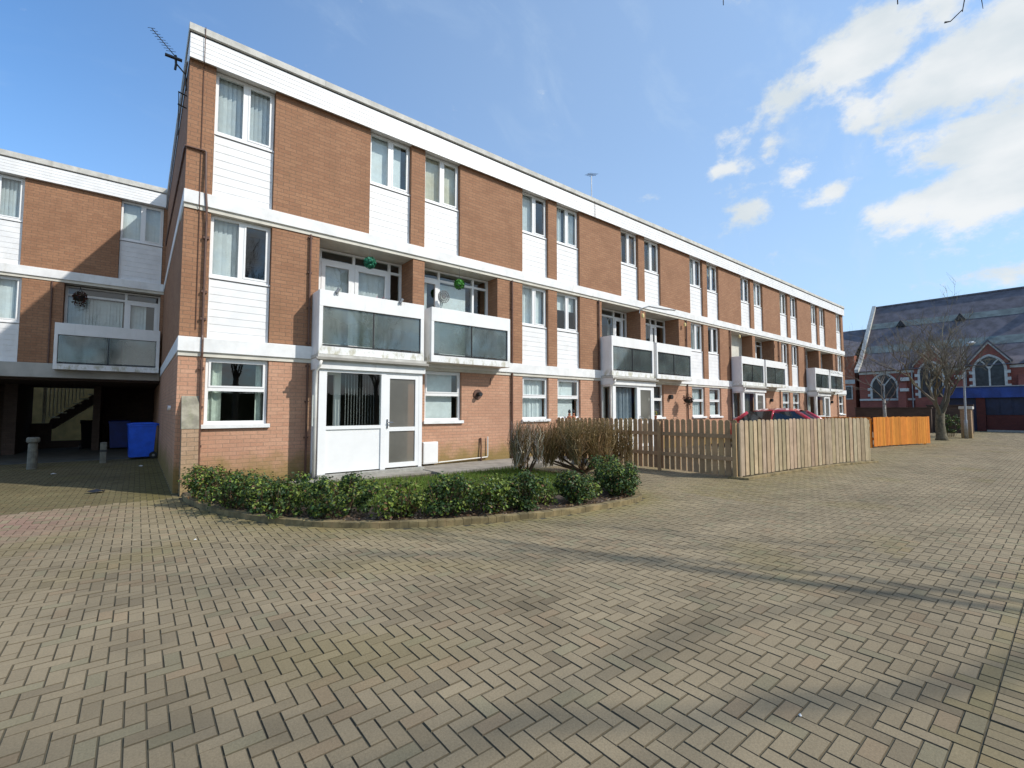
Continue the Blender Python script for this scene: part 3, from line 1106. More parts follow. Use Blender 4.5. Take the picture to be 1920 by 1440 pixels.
rm = MB()   # floors, ceilings, rear and cross walls
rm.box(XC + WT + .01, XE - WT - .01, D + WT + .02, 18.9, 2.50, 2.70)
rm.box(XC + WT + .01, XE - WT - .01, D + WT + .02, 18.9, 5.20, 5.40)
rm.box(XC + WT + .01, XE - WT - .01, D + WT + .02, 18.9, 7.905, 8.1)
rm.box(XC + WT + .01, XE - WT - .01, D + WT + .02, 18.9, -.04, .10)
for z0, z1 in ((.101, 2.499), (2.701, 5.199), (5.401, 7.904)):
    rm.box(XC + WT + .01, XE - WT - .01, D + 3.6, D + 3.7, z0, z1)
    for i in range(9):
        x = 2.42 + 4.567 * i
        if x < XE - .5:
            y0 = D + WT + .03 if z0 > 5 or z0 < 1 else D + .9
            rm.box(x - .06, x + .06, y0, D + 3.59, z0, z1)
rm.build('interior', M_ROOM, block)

bd = MB()   # painted concrete bands and the narrow lintel strip under each
for za, zb in ((2.494, 2.757), (5.180, 5.424)):
    bd.box(XC - .016, XE + .016, D - .055, D + WT, za, zb)
    bd.box(XC - .016, XC + WT, D + WT + .0005, 26, za, zb)
    bd.box(XE - WT, XE + .016, D + WT + .0005, 19, za, zb)
bd.build('floor_band', M_WHITE, block, bevel=.008)
ln = MB()
ln.box(XC - .006, XE + .006, D - .022, D + WT - .002, 2.4155, 2.4935)
ln.box(XC - .006, XE + .006, D - .022, D + WT + .6, 5.1005, 5.1795)
ln.build('lintel_strip', M_CREAM, block)

fa = MB()   # boarded roof fascia
panel_boards(fa, XC - .012, XE + .012, 7.86, 8.315, D - .10, .09, .0045)
fa.face([(XC - .012, D - .10, 7.86), (XC - .012, 26, 7.86), (XC - .012, 26, 8.315), (XC - .012, D - .10, 8.315)])
fa.face([(XE + .012, 19, 7.86), (XE + .012, D - .10, 7.86), (XE + .012, D - .10, 8.315), (XE + .012, 19, 8.315)])
fa.box(XC - .010, XE + .010, D - .099, D + WT - .01, 7.902, 8.30)
rf = MB()
rf.box(XC - .006, XE + .006, D - .06, 19, 8.20, 8.335)
rf.box(XC - .006, 8, 19.001, 26, 8.20, 8.335)
ro = rf.build('roof', M_ROOFFELT, block)
fa.build('fascia', M_CLAD, ro)
cp = MB()
x = XC - .035
rr_ = random.Random(4)
while x < XE + .02:   # felt edging in lengths
    x2 = min(x + 2.4, XE + .035)
    cp.prism([(D - .145, 8.352), (D - .125, 8.352), (D - .115, 8.50 + rr_.uniform(-.006, .006)), (D + .10, 8.56), (D + .10, 8.34), (D - .10, 8.336)], 'x', x + .003, x2 - .003)
    x = x2
cp.box(XC - .032, XC + .10, D + .101, 26, 8.337, 8.52)
cp.box(XE - .10, XE + .032, D + .101, 19, 8.337, 8.52)
cp.build('coping', M_COPING, ro)
dg = MB()  # solid strip coloured dark as the shadow between fascia and coping
dg.box(XC - .02, XE + .02, D - .105, D - .02, 8.316, 8.335)
dg.build('shadow_strip', M_STRIPSHADOW, ro)

sty_top = ['blind', 'roller', 'cream', 'half', 'pale_curtains', 'warm', 'venetian', 'half', 'half_roller', 'dark', 'net', 'cream', 'dark', 'half_roller', 'warm', 'pale_curtains']
for (a, b), s_ in zip(topw, sty_top):
    window_upper(block, a + .01, b - .01, 6.68, 7.885, D + RC, s_)
    clad_panel(block, a + .01, b - .01, 5.428, 6.63, D + RC - .02)
sty_mid = ['half', 'net', 'half_roller', 'blind', 'dark', 'warm', 'dark', 'cream']
for (a, b), s_ in zip(midw, sty_mid):
    window_upper(block, a + .01, b - .01, 3.93, 5.095, D + RC, s_)
    clad_panel(block, a + .01, b - .01, 2.762, 3.88, D + RC - .02)
gf_sty = {0: 'curtains'}
for i, (a, b) in enumerate(sorted(gfw)):
    st = ['curtains', 'roller', 'net', 'roller', 'dark', 'net', 'roller', 'dark', 'net', 'roller', 'dark', 'net', 'net'][i]
    window_ground(block, a + .01, b - .01, 1.185, 2.41, D + RC - .03, st)

scr = [((.08, .44, .86), ['none', 'blind', 'blind', 'none'], (1, 2)), ((.29, .78), ['half', 'roller', 'none'], (0,)),
       ((.32, .66, .9), ['none', 'dark', 'none', 'none'], (2,)), ((.55, .72), ['dark', 'none', 'none'], (1,)),
       ((.30, .64), ['none', 'none', 'none'], (1,)), ((.4, .7), ['none', 'blue', 'none'], (1,)),
       ((.4, .75), ['dark', 'none', 'none'], (1,)), ((.4, .75), ['none', 'none', 'none'], (1,))]
for i, (a, b) in enumerate(recs):
    c_, s_, d_ = scr[i]
    if i == 4:
        q = MB()
        q.box(a + .74, b - .01, D + .50, D + .62, 2.702, 5.099)
        q.build('recess_wall', M_CREAM, block)
        patio(block, a + .03, a + .70, D + .55, (), ['none'], 5.09, None)
    else:
        patio(block, a + .03, b - .03, D + (.62 if i != 1 else .45), c_, s_, 5.09, d_)
    balcony(block, a - .12 if i % 2 == 0 else a - .07, b + .05, D - .50, D)
for kx in range(4):
    porch(block, 2.78 + P * kx, 5.06 + P * kx, D - .50, D, ['blind', 'blue', 'grey', 'none'][kx])

# rainwater pipes, cables, vents on the long block
for kx in range(4):
    for (x, za, zb) in ((2.68 + P * kx, 2.76, 5.1), (2.68 + P * kx, .1, 2.41), (8.09 + P * kx, .08, 2.48), (8.09 + P * kx, 2.76, 5.1)):
        if x > 37: continue
        q = MB()
        q.tube([(x, D - .045, za), (x, D - .045, zb)], .027 if x > 3 else .021, 8)
        n = int((zb - za) / 1.1) + 1
        for i in range(n + 1):
            z = za + .06 + (zb - za - .12) * i / n
            q.box(x - .04, x + .04, D - .045, D - .001, z - .014, z + .014)
        q.build('downpipe', M_PIPE, block)
q = MB()
q.tube([(.515, 17.9, 6.6), (.497, 17.5, 6.60), (.497, 10.1, 6.22), (.497, 9.975, 6.22), (.80, 9.965, 6.22), (.815, 9.965, 6.2), (.83, 9.93, 5.45), (.85, 9.93, 5.17), (.86, 9.95, 4.9),
        (.86, 9.95, 2.80), (.865, 9.925, 2.72), (.865, 9.925, 2.48), (.865, 9.95, 2.38), (.875, 9.95, .3)], .020, 7)
for z in (4.6, 3.6, 3.1, 2.2, 1.5, .8):
    q.box(.82, .91, D - .06, D - .001, z - .02, z + .02)
q.build('downpipe', M_PIPE, block, smooth=False)
q = MB()
q.tube([(.73, D - .135, 8.50), (.73, D - .125, 7.87), (.735, D - .012, 7.8), (.74, D - .012, 5.45), (.74, D - .062, 5.42), (.74, D - .062, 5.18), (.75, D - .012, 5.05), (.76, D - .012, 2.9)], .007, 5)
q.build('cable', M_PIPE, block)
q = MB()
q.tube([(XC - .04, D + .04, 7.83), (XC - .036, 18.1, 7.83)], .018, 6)
q.build('verge_trim', M_ALU, block)
# brick buttress at the corner, with a sloping weathered top
b = MB()
b.prism([(D - .002, -.03), (9.58, -.03), (9.76, 1.12), (D - .002, 1.12)], 'x', .60, .845)
bo = b.build('buttress', M_BUTT, block)
b = MB()
b.prism([(D - .002, 1.122), (9.75, 1.122), (9.765, 1.16), (D - .002, 1.70)], 'x', .595, .85)
b.build('buttress_cap', M_CAPC, bo)
# boiler flue, meter box, pipes at the foot of the wall
q = MB()
q.tube([(6.94, D - .001, 1.86), (6.94, D - .03, 1.86)], .13, 16)
q.build('flue', M_PIPE, block)
q = MB()
q.tube([(6.94, D - .03, 1.86), (6.94, D - .17, 1.86)], .055, 14)
q.build('flue_pipe', M_DARKMETAL, block)
for x in (15.97, 25.2, 34.3):
    q = MB()
    q.tube([(x, D - .001, 1.95), (x, D - .12, 1.95)], .09, 12)
    q.build('flue', M_DARKMETAL, block)
q = MB()
q.box(5.30, 5.70, D - .13, D - .001, .16, .68)
mb_ = q.build('meter_box', M_UPVC, block, bevel=.008)
q = MB()
q.box(5.315, 5.685, D - .137, D - .1305, .185, .655)
q.build('meter_door', M_UPVC, mb_, bevel=.003)
q = MB()
q.tube([(5.75, D - .06, .17), (7.1, D - .055, .205), (7.235, D - .05, .21), (7.245, D - .05, .24), (7.245, D - .05, .74)], .016, 7)
q.build('waste_pipe', M_PIPEW, block)
q = MB()
q.tube([(7.03, D - .05, .12), (7.02, D - .06, .3), (7.035, D - .05, .5), (7.03, D - .03, .72)], [.03, .022, .02, .026], 6)
q.build('stub_pipe', M_PIPE, block)
for x, z in ((7.36, 2.22), (16.67, 4.80), (25.9, 4.8)):
    q = MB()
    q.tube([(x, D - .008, z - .09), (x - .008, D - .012, z), (x + .01, D - .008, z + .09)], .012, 6)
    q.build('cable_clip', M_PIPE, block)
q = MB()
q.tube([(14.0, D - .075, 4.95), (14.05, D - .075, 5.12), (14.6, D - .07, 5.30), (15.6, D - .07, 5.33), (16.4, D - .07, 5.40)], .016, 6)
q.build('conduit', M_ALU, block)
q = MB()
q.tube([(XC, 11.64, 1.49), (XC - .05, 11.64, 1.49)], .05, 10)
q.build('vent_cap', M_UPVC, block)
q = MB()
q.tube([(11.57, D - .13, 7.85), (11.57, D - .125, 8.40)], .007, 5)
q.build('cable', M_PIPE, block)

# ------------------------------------------------------------------ the set-back wing over the passage
wing = thing('apartment_wing', 'set-back two storey wing of brown brick bridging a dark open passage, at left', 'building', (-4, YW, 0))
XL = -9.4
YB = 25.0
w = MB()
wtop = [(-3.72, -2.65), (-.61, .44), (-6.9, -5.85)]
strip_wall(w, XL, XC - .002, 5.424, Z_T, YW, YW + WT, [(a, b, 5.424, Z_T) for a, b in wtop])
wmid = [(-3.66, -2.60)]
wrec = (-1.76, .44)
strip_wall(w, XL, XC - .002, 2.757, 5.10, YW, YW + WT, [(a, b, 2.757, 5.10) for a, b in wmid] + [(wrec[0], wrec[1], 2.757, 5.10)])
w.box(wrec[0] - .15, wrec[0] - .001, YW + WT + .001, YW + .85, 2.757, 5.10)
w.box(XL, XL + WT, YW + WT + .001, YB, 2.4, Z_T)
w.box(XL + WT + .001, XC - .003, YB - .25, YB, 2.4, Z_T)
w.build('wall', M_BRICK, wing)
r2 = MB()
r2.box(XL + .3, XC - .01, YW + .3, YB - .26, 2.50, 2.70)
r2.box(XL + .3, XC - .01, YW + .3, YB - .26, 5.20, 5.40)
r2.box(XL + .3, XC - .01, YW + .3, YB - .26, 7.905, 8.1)
r2.box(XL + .3, XC - .01, YW + 3.4, YW + 3.5, 2.701, 5.199)
r2.box(XL + .3, XC - .01, YW + 3.4, YW + 3.5, 5.401, 7.904)
r2.build('interior', M_ROOM, wing)
b = MB()
b.box(XL - .04, XC - .018, YW - .055, YW + WT, 5.18, 5.424)
b.build('floor_band', M_WHITE, wing, bevel=.008)
b = MB()
b.box(XL - .04, XC - .018, YW - .055, YW + WT, 2.36, 2.756)
b.build('beam', M_GREYSOFF, wing, bevel=.008)
b = MB()
b.box(XL, XC - .004, YW - .02, YW + WT - .002, 5.1005, 5.1795)
b.build('lintel_strip', M_CREAM, wing)
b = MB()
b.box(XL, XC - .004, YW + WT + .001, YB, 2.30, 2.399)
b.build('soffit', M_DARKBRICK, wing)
fa = MB()
panel_boards(fa, XL - .09, XC - .04, 7.90, 8.32, YW - .10, .09, .0045)
fa.box(XL - .09, XC - .04, YW - .099, YW + WT, 7.902, 8.30)
rf = MB()
rf.box(XL - .05, XC - .04, YW - .06, YB, 8.20, 8.335)
ro = rf.build('roof', M_ROOFFELT, wing)
fa.build('fascia', M_CLAD, ro)
cp = MB()
cp.prism([(YW - .14, 8.352), (YW - .125, 8.352), (YW - .115, 8.51), (YW + .10, 8.58), (YW + .10, 8.34), (YW - .10, 8.336)], 'x', XL - .1, XC - .04)
cp.build('coping', M_COPING, ro)
for (a, b), s_ in zip(wtop, ['blind', 'blind', 'blind']):
    window_upper(wing, a + .01, b - .01, 6.68, 7.885, YW + RC, s_)
    clad_panel(wing, a + .01, b - .01, 5.428, 6.63, YW + RC - .02)
for (a, b) in wmid:
    window_upper(wing, a + .01, b - .01, 3.86, 5.095, YW + RC, 'blind')
    clad_panel(wing, a + .01, b - .01, 2.762, 3.81, YW + RC - .02)
patio(wing, wrec[0] + .03, wrec[1] - .02, YW + .35, (.62,), ['blind', 'half'], 5.09, (1,))
balcony(wing, -1.86, .46, YW - .45, YW)
q = MB()
q.tube([(-2.0, YW - .03, 2.757), (-2.0, YW - .03, 5.1)], .02, 8)
q.build('downpipe', M_PIPE, wing)
# passage walls under the wing
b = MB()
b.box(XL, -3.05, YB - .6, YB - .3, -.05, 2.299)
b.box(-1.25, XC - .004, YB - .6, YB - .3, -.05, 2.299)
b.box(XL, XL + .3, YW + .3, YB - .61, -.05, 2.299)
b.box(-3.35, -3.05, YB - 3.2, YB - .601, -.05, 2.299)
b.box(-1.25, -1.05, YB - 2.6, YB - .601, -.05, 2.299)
b.box(-3.049, -2.50, YB - .5, YB - .4, -.05, .95)  # this low wall and the next are added, dark, as shadow under the stair
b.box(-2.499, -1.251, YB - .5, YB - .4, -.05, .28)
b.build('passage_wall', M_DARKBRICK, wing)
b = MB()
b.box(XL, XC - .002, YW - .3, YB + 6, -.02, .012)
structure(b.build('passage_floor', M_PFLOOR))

# courtyard stair and the rendered wall beyond it
st = thing('outside_stair', 'pale stair with timber balusters rising to the right beyond the dark passage', 'stair', (-2.5, 25.6, 0))
m = MB()
sl_ = (2.25 - 1.19) / 1.25
nst = 7
for i in range(nst):
    x = -2.62 + i * .205
    z = 1.13 + i * .185
    m.box(x, x + .26, 25.2, 26.2, z, z + .05)
m.build('tread', M_TREAD, st)
m = MB()
m.prism([(-2.70, .78), (-2.58, .70), (-1.1, 1.95), (-1.1, 2.34), (-2.62, 1.08)], 'y', 25.25, 26.15)
m.build('stringer', M_DARKBRICK, st)
m = MB()
for i in range(11):
    x = -2.78 + i * .105
    z0 = 1.18 + max(0, (x + 2.62)) * .90
    m.box(x, x + .035, 25.22, 25.255, z0, 3.2)
m.build('baluster', M_TREAD, st)
m = MB()
m.box(-3.0, -.9, 25.21, 25.27, 3.2, 3.26)
m.box(-2.85, -2.77, 25.2, 25.28, .012, 3.2)
m.build('handrail', M_TREAD, st)
cw = MB()
cw.box(-7, 3, 27.2, 27.4, -.02, 3.4)
tag(cw.build('courtyard_wall', M_STAIRW), 'yellow rendered courtyard wall seen under the stair through the passage', 'wall')



# ------------------------------------------------------------------ planting
def shrub(name, label, c0, rx, ry, h, n, seed, group=None, brown=.06, light=.25, cat='shrub', leaf=.052, tilt=0.0, bare=0):
    """evergreen shrub: stems and many small folded leaves through an uneven, gappy volume"""
    r = random.Random(seed)
    cx, cy, cz = c0
    o = thing(name, label, cat, c0, group)
    stm = MB()
    tips = []
    for _ in range(26):
        a = r.uniform(0, 6.28)
        q = math.sqrt(r.random())
        ex, ey = cx + math.cos(a) * rx * q * .9, cy + math.sin(a) * ry * q * .9
        ez = cz + h * r.uniform(.45, .95)
        bx, by = cx + (ex - cx) * .45, cy + (ey - cy) * .45
        mid = ((bx + ex) / 2 + r.gauss(0, .02), (by + ey) / 2 + r.gauss(0, .02), cz + (ez - cz) * .5)
        stm.tube([(bx, by, cz - .02), mid, (ex, ey, ez)], [.008, .006, .003], 4, jit((.10, .07, .04), .3, r))
        tips.append((ex, ey, ez))
    stm.build('stem', M_TWIG, o)
    lm = MB()
    clumps = []
    for _ in range(46):
        a = r.uniform(0, 6.28)
        q = math.sqrt(r.random())
        z = r.uniform(.16, .97)
        k = 1.0 - .28 * abs(z - .55)
        clumps.append((cx + math.cos(a) * rx * q * k, cy + math.sin(a) * ry * q * k, cz + h * z * (1 - .12 * q), r.uniform(.08, .15), r.random()))
    for i in range(n):
        x, y, z, s, tone = clumps[r.randrange(len(clumps))]
        d = Vector((r.gauss(0, 1), r.gauss(0, 1), r.gauss(0, .9))).normalized() * s * r.uniform(.35, 1.05)
        p = Vector((x, y, z)) + d
        if p.z < cz + .01: p.z = cz + .02 + r.random() * .05
        if p.z > cz + h * 1.06: continue
        nrm = (d.normalized() + Vector((0, 0, .7)) + Vector((r.gauss(0, .45), r.gauss(0, .45), r.gauss(0, .45)))).normalized()
        u = nrm.orthogonal().normalized()
        u = Matrix.Rotation(r.uniform(0, 6.28), 3, nrm) @ u
        v = nrm.cross(u)
        L = leaf * r.uniform(.65, 1.15)
        w_ = L * r.uniform(.26, .36)
        t = r.random()
        if t < brown: c = jit((.19, .105, .05), .3, r)
        elif t < brown + light * (.6 + tone * 1.2): c = jit((.17, .225, .036), .3, r)
        else: c = jit((.040, .078, .020), .40, r)
        up = nrm * w_ * .35
        lm.face([p - u * L * .5, p + u * L * .05 - v * w_ + up, p + u * L * .5], c)
        lm.face([p - u * L * .5, p + u * L * .5, p + u * L * .05 + v * w_ + up], c)
    lm.build('foliage', M_LEAF, o)
    return o


HG = 'low evergreen hedge shrubs along the curved kerb'
hedge = [
    (1.05, 8.55, .30, .42, .62, 1500, .16, .30, 'low shrub with some brown leaves beside the brick buttress, first of the hedge'),
    (1.28, 7.72, .34, .46, .60, 1500, .06, .22, 'dark glossy low shrub in the hedge in front of the dark curtained ground floor window'),
    (1.68, 6.95, .38, .44, .58, 1500, .04, .30, 'low shrub in the hedge just left of the first porch, mixed dark and bright leaves'),
    (2.20, 6.30, .40, .38, .60, 1500, .04, .20, 'bushy dark low shrub in the hedge before the white panel of the first porch'),
    (2.78, 5.80, .36, .32, .50, 1000, .10, .50, 'yellowish low shrub in the hedge in front of the first porch, thinner than its neighbours'),
    (3.32, 5.50, .36, .32, .60, 1300, .05, .18, 'dark low shrub in the hedge in front of the first porch door'),
    (3.85, 5.26, .30, .28, .55, 1000, .03, .40, 'bright green low shrub in the hedge below the white meter box'),
    (4.30, 5.10, .24, .24, .60, 1200, .04, .15, 'dark shrub in the hedge just left of the gap showing the lawn'),
    (5.14, 4.98, .25, .25, .56, 1200, .05, .18, 'dark shrub in the hedge standing alone between the two lawn gaps'),
    (6.02, 4.92, .24, .25, .58, 1200, .05, .15, 'dark shrub in the hedge right of the second lawn gap, below the thick brown bush'),
    (6.30, 5.10, .30, .30, .64, 1300, .08, .25, 'tall bushy shrub in the hedge, second from its right end'),
    (6.62, 5.50, .26, .36, .68, 1300, .10, .18, 'last shrub at the right end of the hedge nearest the picket fence'),
]
for i, (x, y, rx, ry, h, n, br, li, lab) in enumerate(hedge):
    dv = Vector((x - 4.4, y - 8.6, 0)).normalized() * .13
    x, y = x + dv.x, y + dv.y
    shrub('hedge_shrub', lab, (x, y, .06), rx * 1.08, ry * 1.08, h * .84, int(n * 1.9), 50 + i, HG, br, li)
shrub('ground_plant', 'loose yellow green plant filling the lawn gap in the middle of the hedge', (4.72, 5.08, .06), .18, .18, .2, 260, 91, None, .1, .9, 'plant')
shrub('ground_plant', 'loose yellow green plant in the hedge gap below the thick brown bush', (5.58, 4.96, .06), .2, .18, .28, 380, 92, None, .1, .9, 'plant')


def bare_shrub(label, c0, w, h, n, seed, tones, lean=(0, 0), leaves=0, stems=7):
    r = random.Random(seed)
    o = thing('bare_shrub', label, 'shrub', c0)
    m = MB()
    cx, cy, cz = c0
    tips = []
    for s in range(stems):
        a = r.uniform(0, 6.28)
        b = Vector((cx + math.cos(a) * .05, cy + math.sin(a) * .05, cz - .02))
        k = Vector((cx + r.uniform(-w, w) * .46, cy + r.uniform(-w, w) * .3, cz + h * r.uniform(.22, .36)))
        m.tube([b, b.lerp(k, .5) + Vector((r.gauss(0, .02), r.gauss(0, .02), 0)), k], [.022, .018, .013], 5, jit((.10, .065, .035), .3, r))
        tips.append(k)
    for i in range(n):
        e = Vector((cx + r.uniform(-w, w) * .5, cy + r.uniform(-.8, .8) * w * .42, cz + h * (.55 + .45 * r.random() ** .6)))
        e.z = min(e.z, cz + h * r.uniform(.97, 1.03))
        k = sorted(tips, key=lambda q: (q.x - e.x) ** 2 + (q.y - e.y) ** 2 + r.random() * .02)[0]
        k = k + Vector((r.gauss(0, .03), r.gauss(0, .03), r.uniform(-.14, .08)))
        p1 = k.lerp(e, .4) + Vector((r.gauss(0, .07), r.gauss(0, .06), r.gauss(0, .03)))
        p2 = k.lerp(e, .72) + Vector((r.gauss(0, .06), r.gauss(0, .05), r.gauss(0, .03)))
        c = jit(r.choice(tones), .3, r)
        m.tube([k, p1, p2, e], [.007, .005, .0038, .0022], 3, c, cap=False)
        for _ in range(2):
            q = p1.lerp(p2, r.random())
            q2 = q + Vector((r.gauss(0, .07), r.gauss(0, .07), r.uniform(.04, .16)))
            if q2.z > cz + h * 1.03: q2.z = cz + h
            m.tube([q, q2], [.0035, .0018], 3, c, cap=False)
    m.build('branches', M_TWIG, o)
    lm = MB()
    for i in range(leaves):
        p = Vector((cx + r.uniform(-w, w) * .48, cy + r.uniform(-w, w) * .4, cz + h * r.uniform(.35, 1.0)))
        a, e = r.uniform(0, 6.28), r.gauss(0, .5)
        u = Vector((math.cos(a), math.sin(a), e)) * r.uniform(.012, .022)
        v = Vector((-math.sin(a), math.cos(a), r.gauss(0, .5))) * r.uniform(.008, .014)
        lm.face([p - u, p + v, p + u, p - v], jit(r.choice(tones), .35, r))
    if leaves: lm.build('foliage', M_LEAF, o)
    return o


bare_shrub('small clipped bare shrub of pale twigs in front of the brown downpipe', (6.42, 7.45, .07), .62, 1.15, 420, 5,
           [(.22, .15, .07), (.24, .17, .09), (.48, .42, .33), (.15, .10, .045)], leaves=260, stems=9)
bare_shrub('larger clipped brown leafless shrub against the picket fence', (7.85, 7.1, .07), 1.95, 1.18, 1250, 6,
           [(.25, .165, .07), (.19, .125, .05), (.30, .215, .11), (.15, .105, .04)], leaves=1500, stems=26)


# ------------------------------------------------------------------ fences
def fence(name, label, pts, z0, z1, bw, gap, mat, tone, seed, round_top=True, rails=(.28, .95), rail_side=1, posts=2.0, both=False, thick=.018):
    r = random.Random(seed)
    P_ = [Vector((x, y, 0)) for x, y in pts]
    o = thing(name, label, 'fence', (P_[0].x, P_[0].y, 0))
    seg = [(P_[i + 1] - P_[i]).length for i in range(len(P_) - 1)]
    tot = sum(seg)

    def at(s):
        s = max(0, min(tot - 1e-4, s))
        for i, L in enumerate(seg):
            if s <= L: return P_[i].lerp(P_[i + 1], s / L), (P_[i + 1] - P_[i]).normalized()
            s -= L
        return P_[-1], (P_[-1] - P_[-2]).normalized()
    b = MB()

    def board(s, side, zt, zb):
        p, t = at(s + bw / 2)
        nrm = Vector((t.y, -t.x, 0)) * side
        u = t * bw / 2
        off = nrm * (.028 + r.uniform(-.002, .002))
        tw = nrm * r.uniform(-.004, .004)
        c = jit(tone, .20, r)
        prof = [(-1, zb), (1, zb)]
        if round_top: prof += [(1, zt - .035), (.72, zt - .012), (.3, zt), (-.3, zt), (-.72, zt - .012), (-1, zt - .035)]
        else: prof += [(1, zt), (-1, zt)]
        lean = r.gauss(0, .003)
        f = [p + u * a + off + tw * a + t * lean * (z - zb) + Vector((0, 0, z)) for a, z in prof]
        bk = [q - nrm * thick for q in f]
        n = len(f)
        if side < 0: f, bk = f, bk
        b.face(f, c)
        b.face(bk[::-1], c)
        for i in range(n):
            j = (i + 1) % n
            b.face([f[j], f[i], bk[i], bk[j]], c)
    s = 0
    while s + bw <= tot:
        board(s, 1, z1 + r.gauss(0, .006), z0 + abs(r.gauss(0, .008)))
        if both and s + bw * 1.5 + gap < tot: board(s + (bw + gap) / 2, -1, z1 - .02 + r.gauss(0, .006), z0)
        s += bw + gap
    b.build('board_panel', mat, o)
    rl = MB()
    for z in rails:
        for i in range(len(P_) - 1):
            t = (P_[i + 1] - P_[i])
            tn = t.normalized()
            nrm = Vector((tn.y, -tn.x, 0))
            a = P_[i] - nrm * (.02 if not both else .005) * rail_side
            rl.obox(a - nrm * .015 + Vector((0, 0, z)), t, nrm * .024, Vector((0, 0, .085)), jit(tone, .1, r))
    rl.build('rail', mat, o)
    s = .02
    while s < tot + .1:
        p, t = at(s)
        nrm = Vector((t.y, -t.x, 0))
        q = MB()
        base = p - nrm * (.095 if not both else .03) * rail_side - t * .04
        q.obox(base + Vector((0, 0, -.02)), t * .075, nrm * .05, Vector((0, 0, z1 - .04)), jit(tone, .15, r))
        q.build('post', mat, o)
        s += posts
    return o


fence('board_fence', 'weathered pale board fence with rounded tops, facing the paved street', FENCE_F, .05, 1.235, .142, .034, M_WOOD, (.405, .315, .205), 3, rails=(.3, .98), both=True)
fence('picket_fence', 'brown weathered picket fence running from the street corner back to the block', [(9.9, 4.62), (9.86, 6.5), (9.78, 8.2), (9.72, 9.9)], .04, 1.235, .112, .034, M_WOOD,
      (.39, .26, .145), 4, rails=(.36, .84), rail_side=1, posts=1.8)
fence('panel_fence', 'bright orange stained close board fence beyond the pale fence', [(21.95, 5.05), (23.6, 4.78), (25.0, 4.42), (26.1, 4.05)], .04, 1.17, .13, .006, M_STAIN, (.56, .205, .032), 5, round_top=False, rails=(.3, .9))
fence('panel_fence', 'shaded orange side fence running back from the near end of the orange fence', [(21.90, 5.12), (21.94, 7.0), (22.0, 9.7)], .04, 1.17, .13, .006, M_STAIN, (.56, .225, .04), 6, round_top=False, rails=(.3, .9))
# low kerb edging at the foot of the pale fence
k = MB()
ed = catmull([(9.72, 4.75, 0), (9.82, 4.5, 0)] + [(x, y - .16, 0) for x, y in FENCE_F] + [(16.25, 3.85, 0), (16.4, 4.3, 0), (16.5, 5.2, 0)], 4)
for i in range(len(ed) - 1):
    a, c = ed[i], ed[i + 1]
    t = c - a
    nrm = Vector((-t.y, t.x, 0)).normalized()
    k.obox(a + Vector((0, 0, -.02)), t, nrm * .10, Vector((0, 0, .07)))
structure(k.build('kerb', M_MOSSKERB, bevel=.01))


# ------------------------------------------------------------------ trees
def grow(trunk, crown, p, d, L, rad, level, maxl, r, bark, up=.12, spread=.6, kids=(3, 5), shrink=.68, wob=.16, sides=5):
    """recursive limb: wobbling tube with side branches"""
    n = 4 if level < 3 else 3
    pts, rr = [p.copy()], [rad]
    d = d.normalized()
    q = p.copy()
    for i in range(n):
        d = (d + Vector((r.gauss(0, wob), r.gauss(0, wob), r.gauss(0, wob) + up * .5))).normalized()
        q = q + d * L / n
        pts.append(q.copy())
        rr.append(max(.0022, rad * (1 - .62 * (i + 1) / n)))
    mb = trunk if level == 0 else crown
    mb.tube(pts, rr, max(3, sides - level), jit(bark, .25, r), cap=(level == 0))
    if level >= maxl: return
    k = r.randint(*kids)
    for i in range(k):
        f = r.uniform(.35, 1.0) if i else 1.0
        j = min(n - 1, int(f * n))
        b = pts[j].lerp(pts[j + 1], f * n - j) if j < n else pts[-1]
        ax = d.orthogonal().normalized()
        ax = Matrix.Rotation(r.uniform(0, 6.28), 3, d) @ ax
        nd = (d * (1 - spread * .5) + ax * spread * r.uniform(.6, 1.3) + Vector((0, 0, up))).normalized()
        grow(trunk, crown, b, nd, L * shrink * r.uniform(.75, 1.15), rad * .52 * r.uniform(.8, 1.1) + .001, level + 1, maxl, r, bark, up, spread, kids, shrink, wob, sides)


def bare_tree(label, base, h, rad, seed, bark, levels=5, limbs=5, first=.28, spread=.62, up=.16, group=None, name='bare_tree', barkmat=None, shrink=.7, kids=(3, 4), lean=(0, 0), limb_len=.34):
    r = random.Random(seed)
    o = thing(name, label, 'tree', base, group)
    t, c = MB(), MB()
    b = Vector(base)
    top = b + Vector((lean[0], lean[1], h * first))
    t.tube([b - Vector((0, 0, .05)), b + Vector((0, 0, .12)), b.lerp(top, .5) + Vector((r.gauss(0, .03), r.gauss(0, .03), 0)), top], [rad * 1.45, rad * 1.1, rad * .92, rad * .85], 10)
    for i in range(limbs):
        a = 2 * math.pi * (i + r.uniform(-.25, .25)) / limbs
        d = Vector((math.cos(a) * spread, math.sin(a) * spread, 1.0))
        s = top - Vector((0, 0, r.uniform(0, h * .07)))
        grow(c, c, s, d, h * limb_len * r.uniform(.8, 1.15), rad * .42, 1, levels, r, bark, up, spread, kids, shrink)
    t.build('trunk', barkmat or M_BARK, o, smooth=True)
    c.build('branches', M_TWIG, o)
    return o


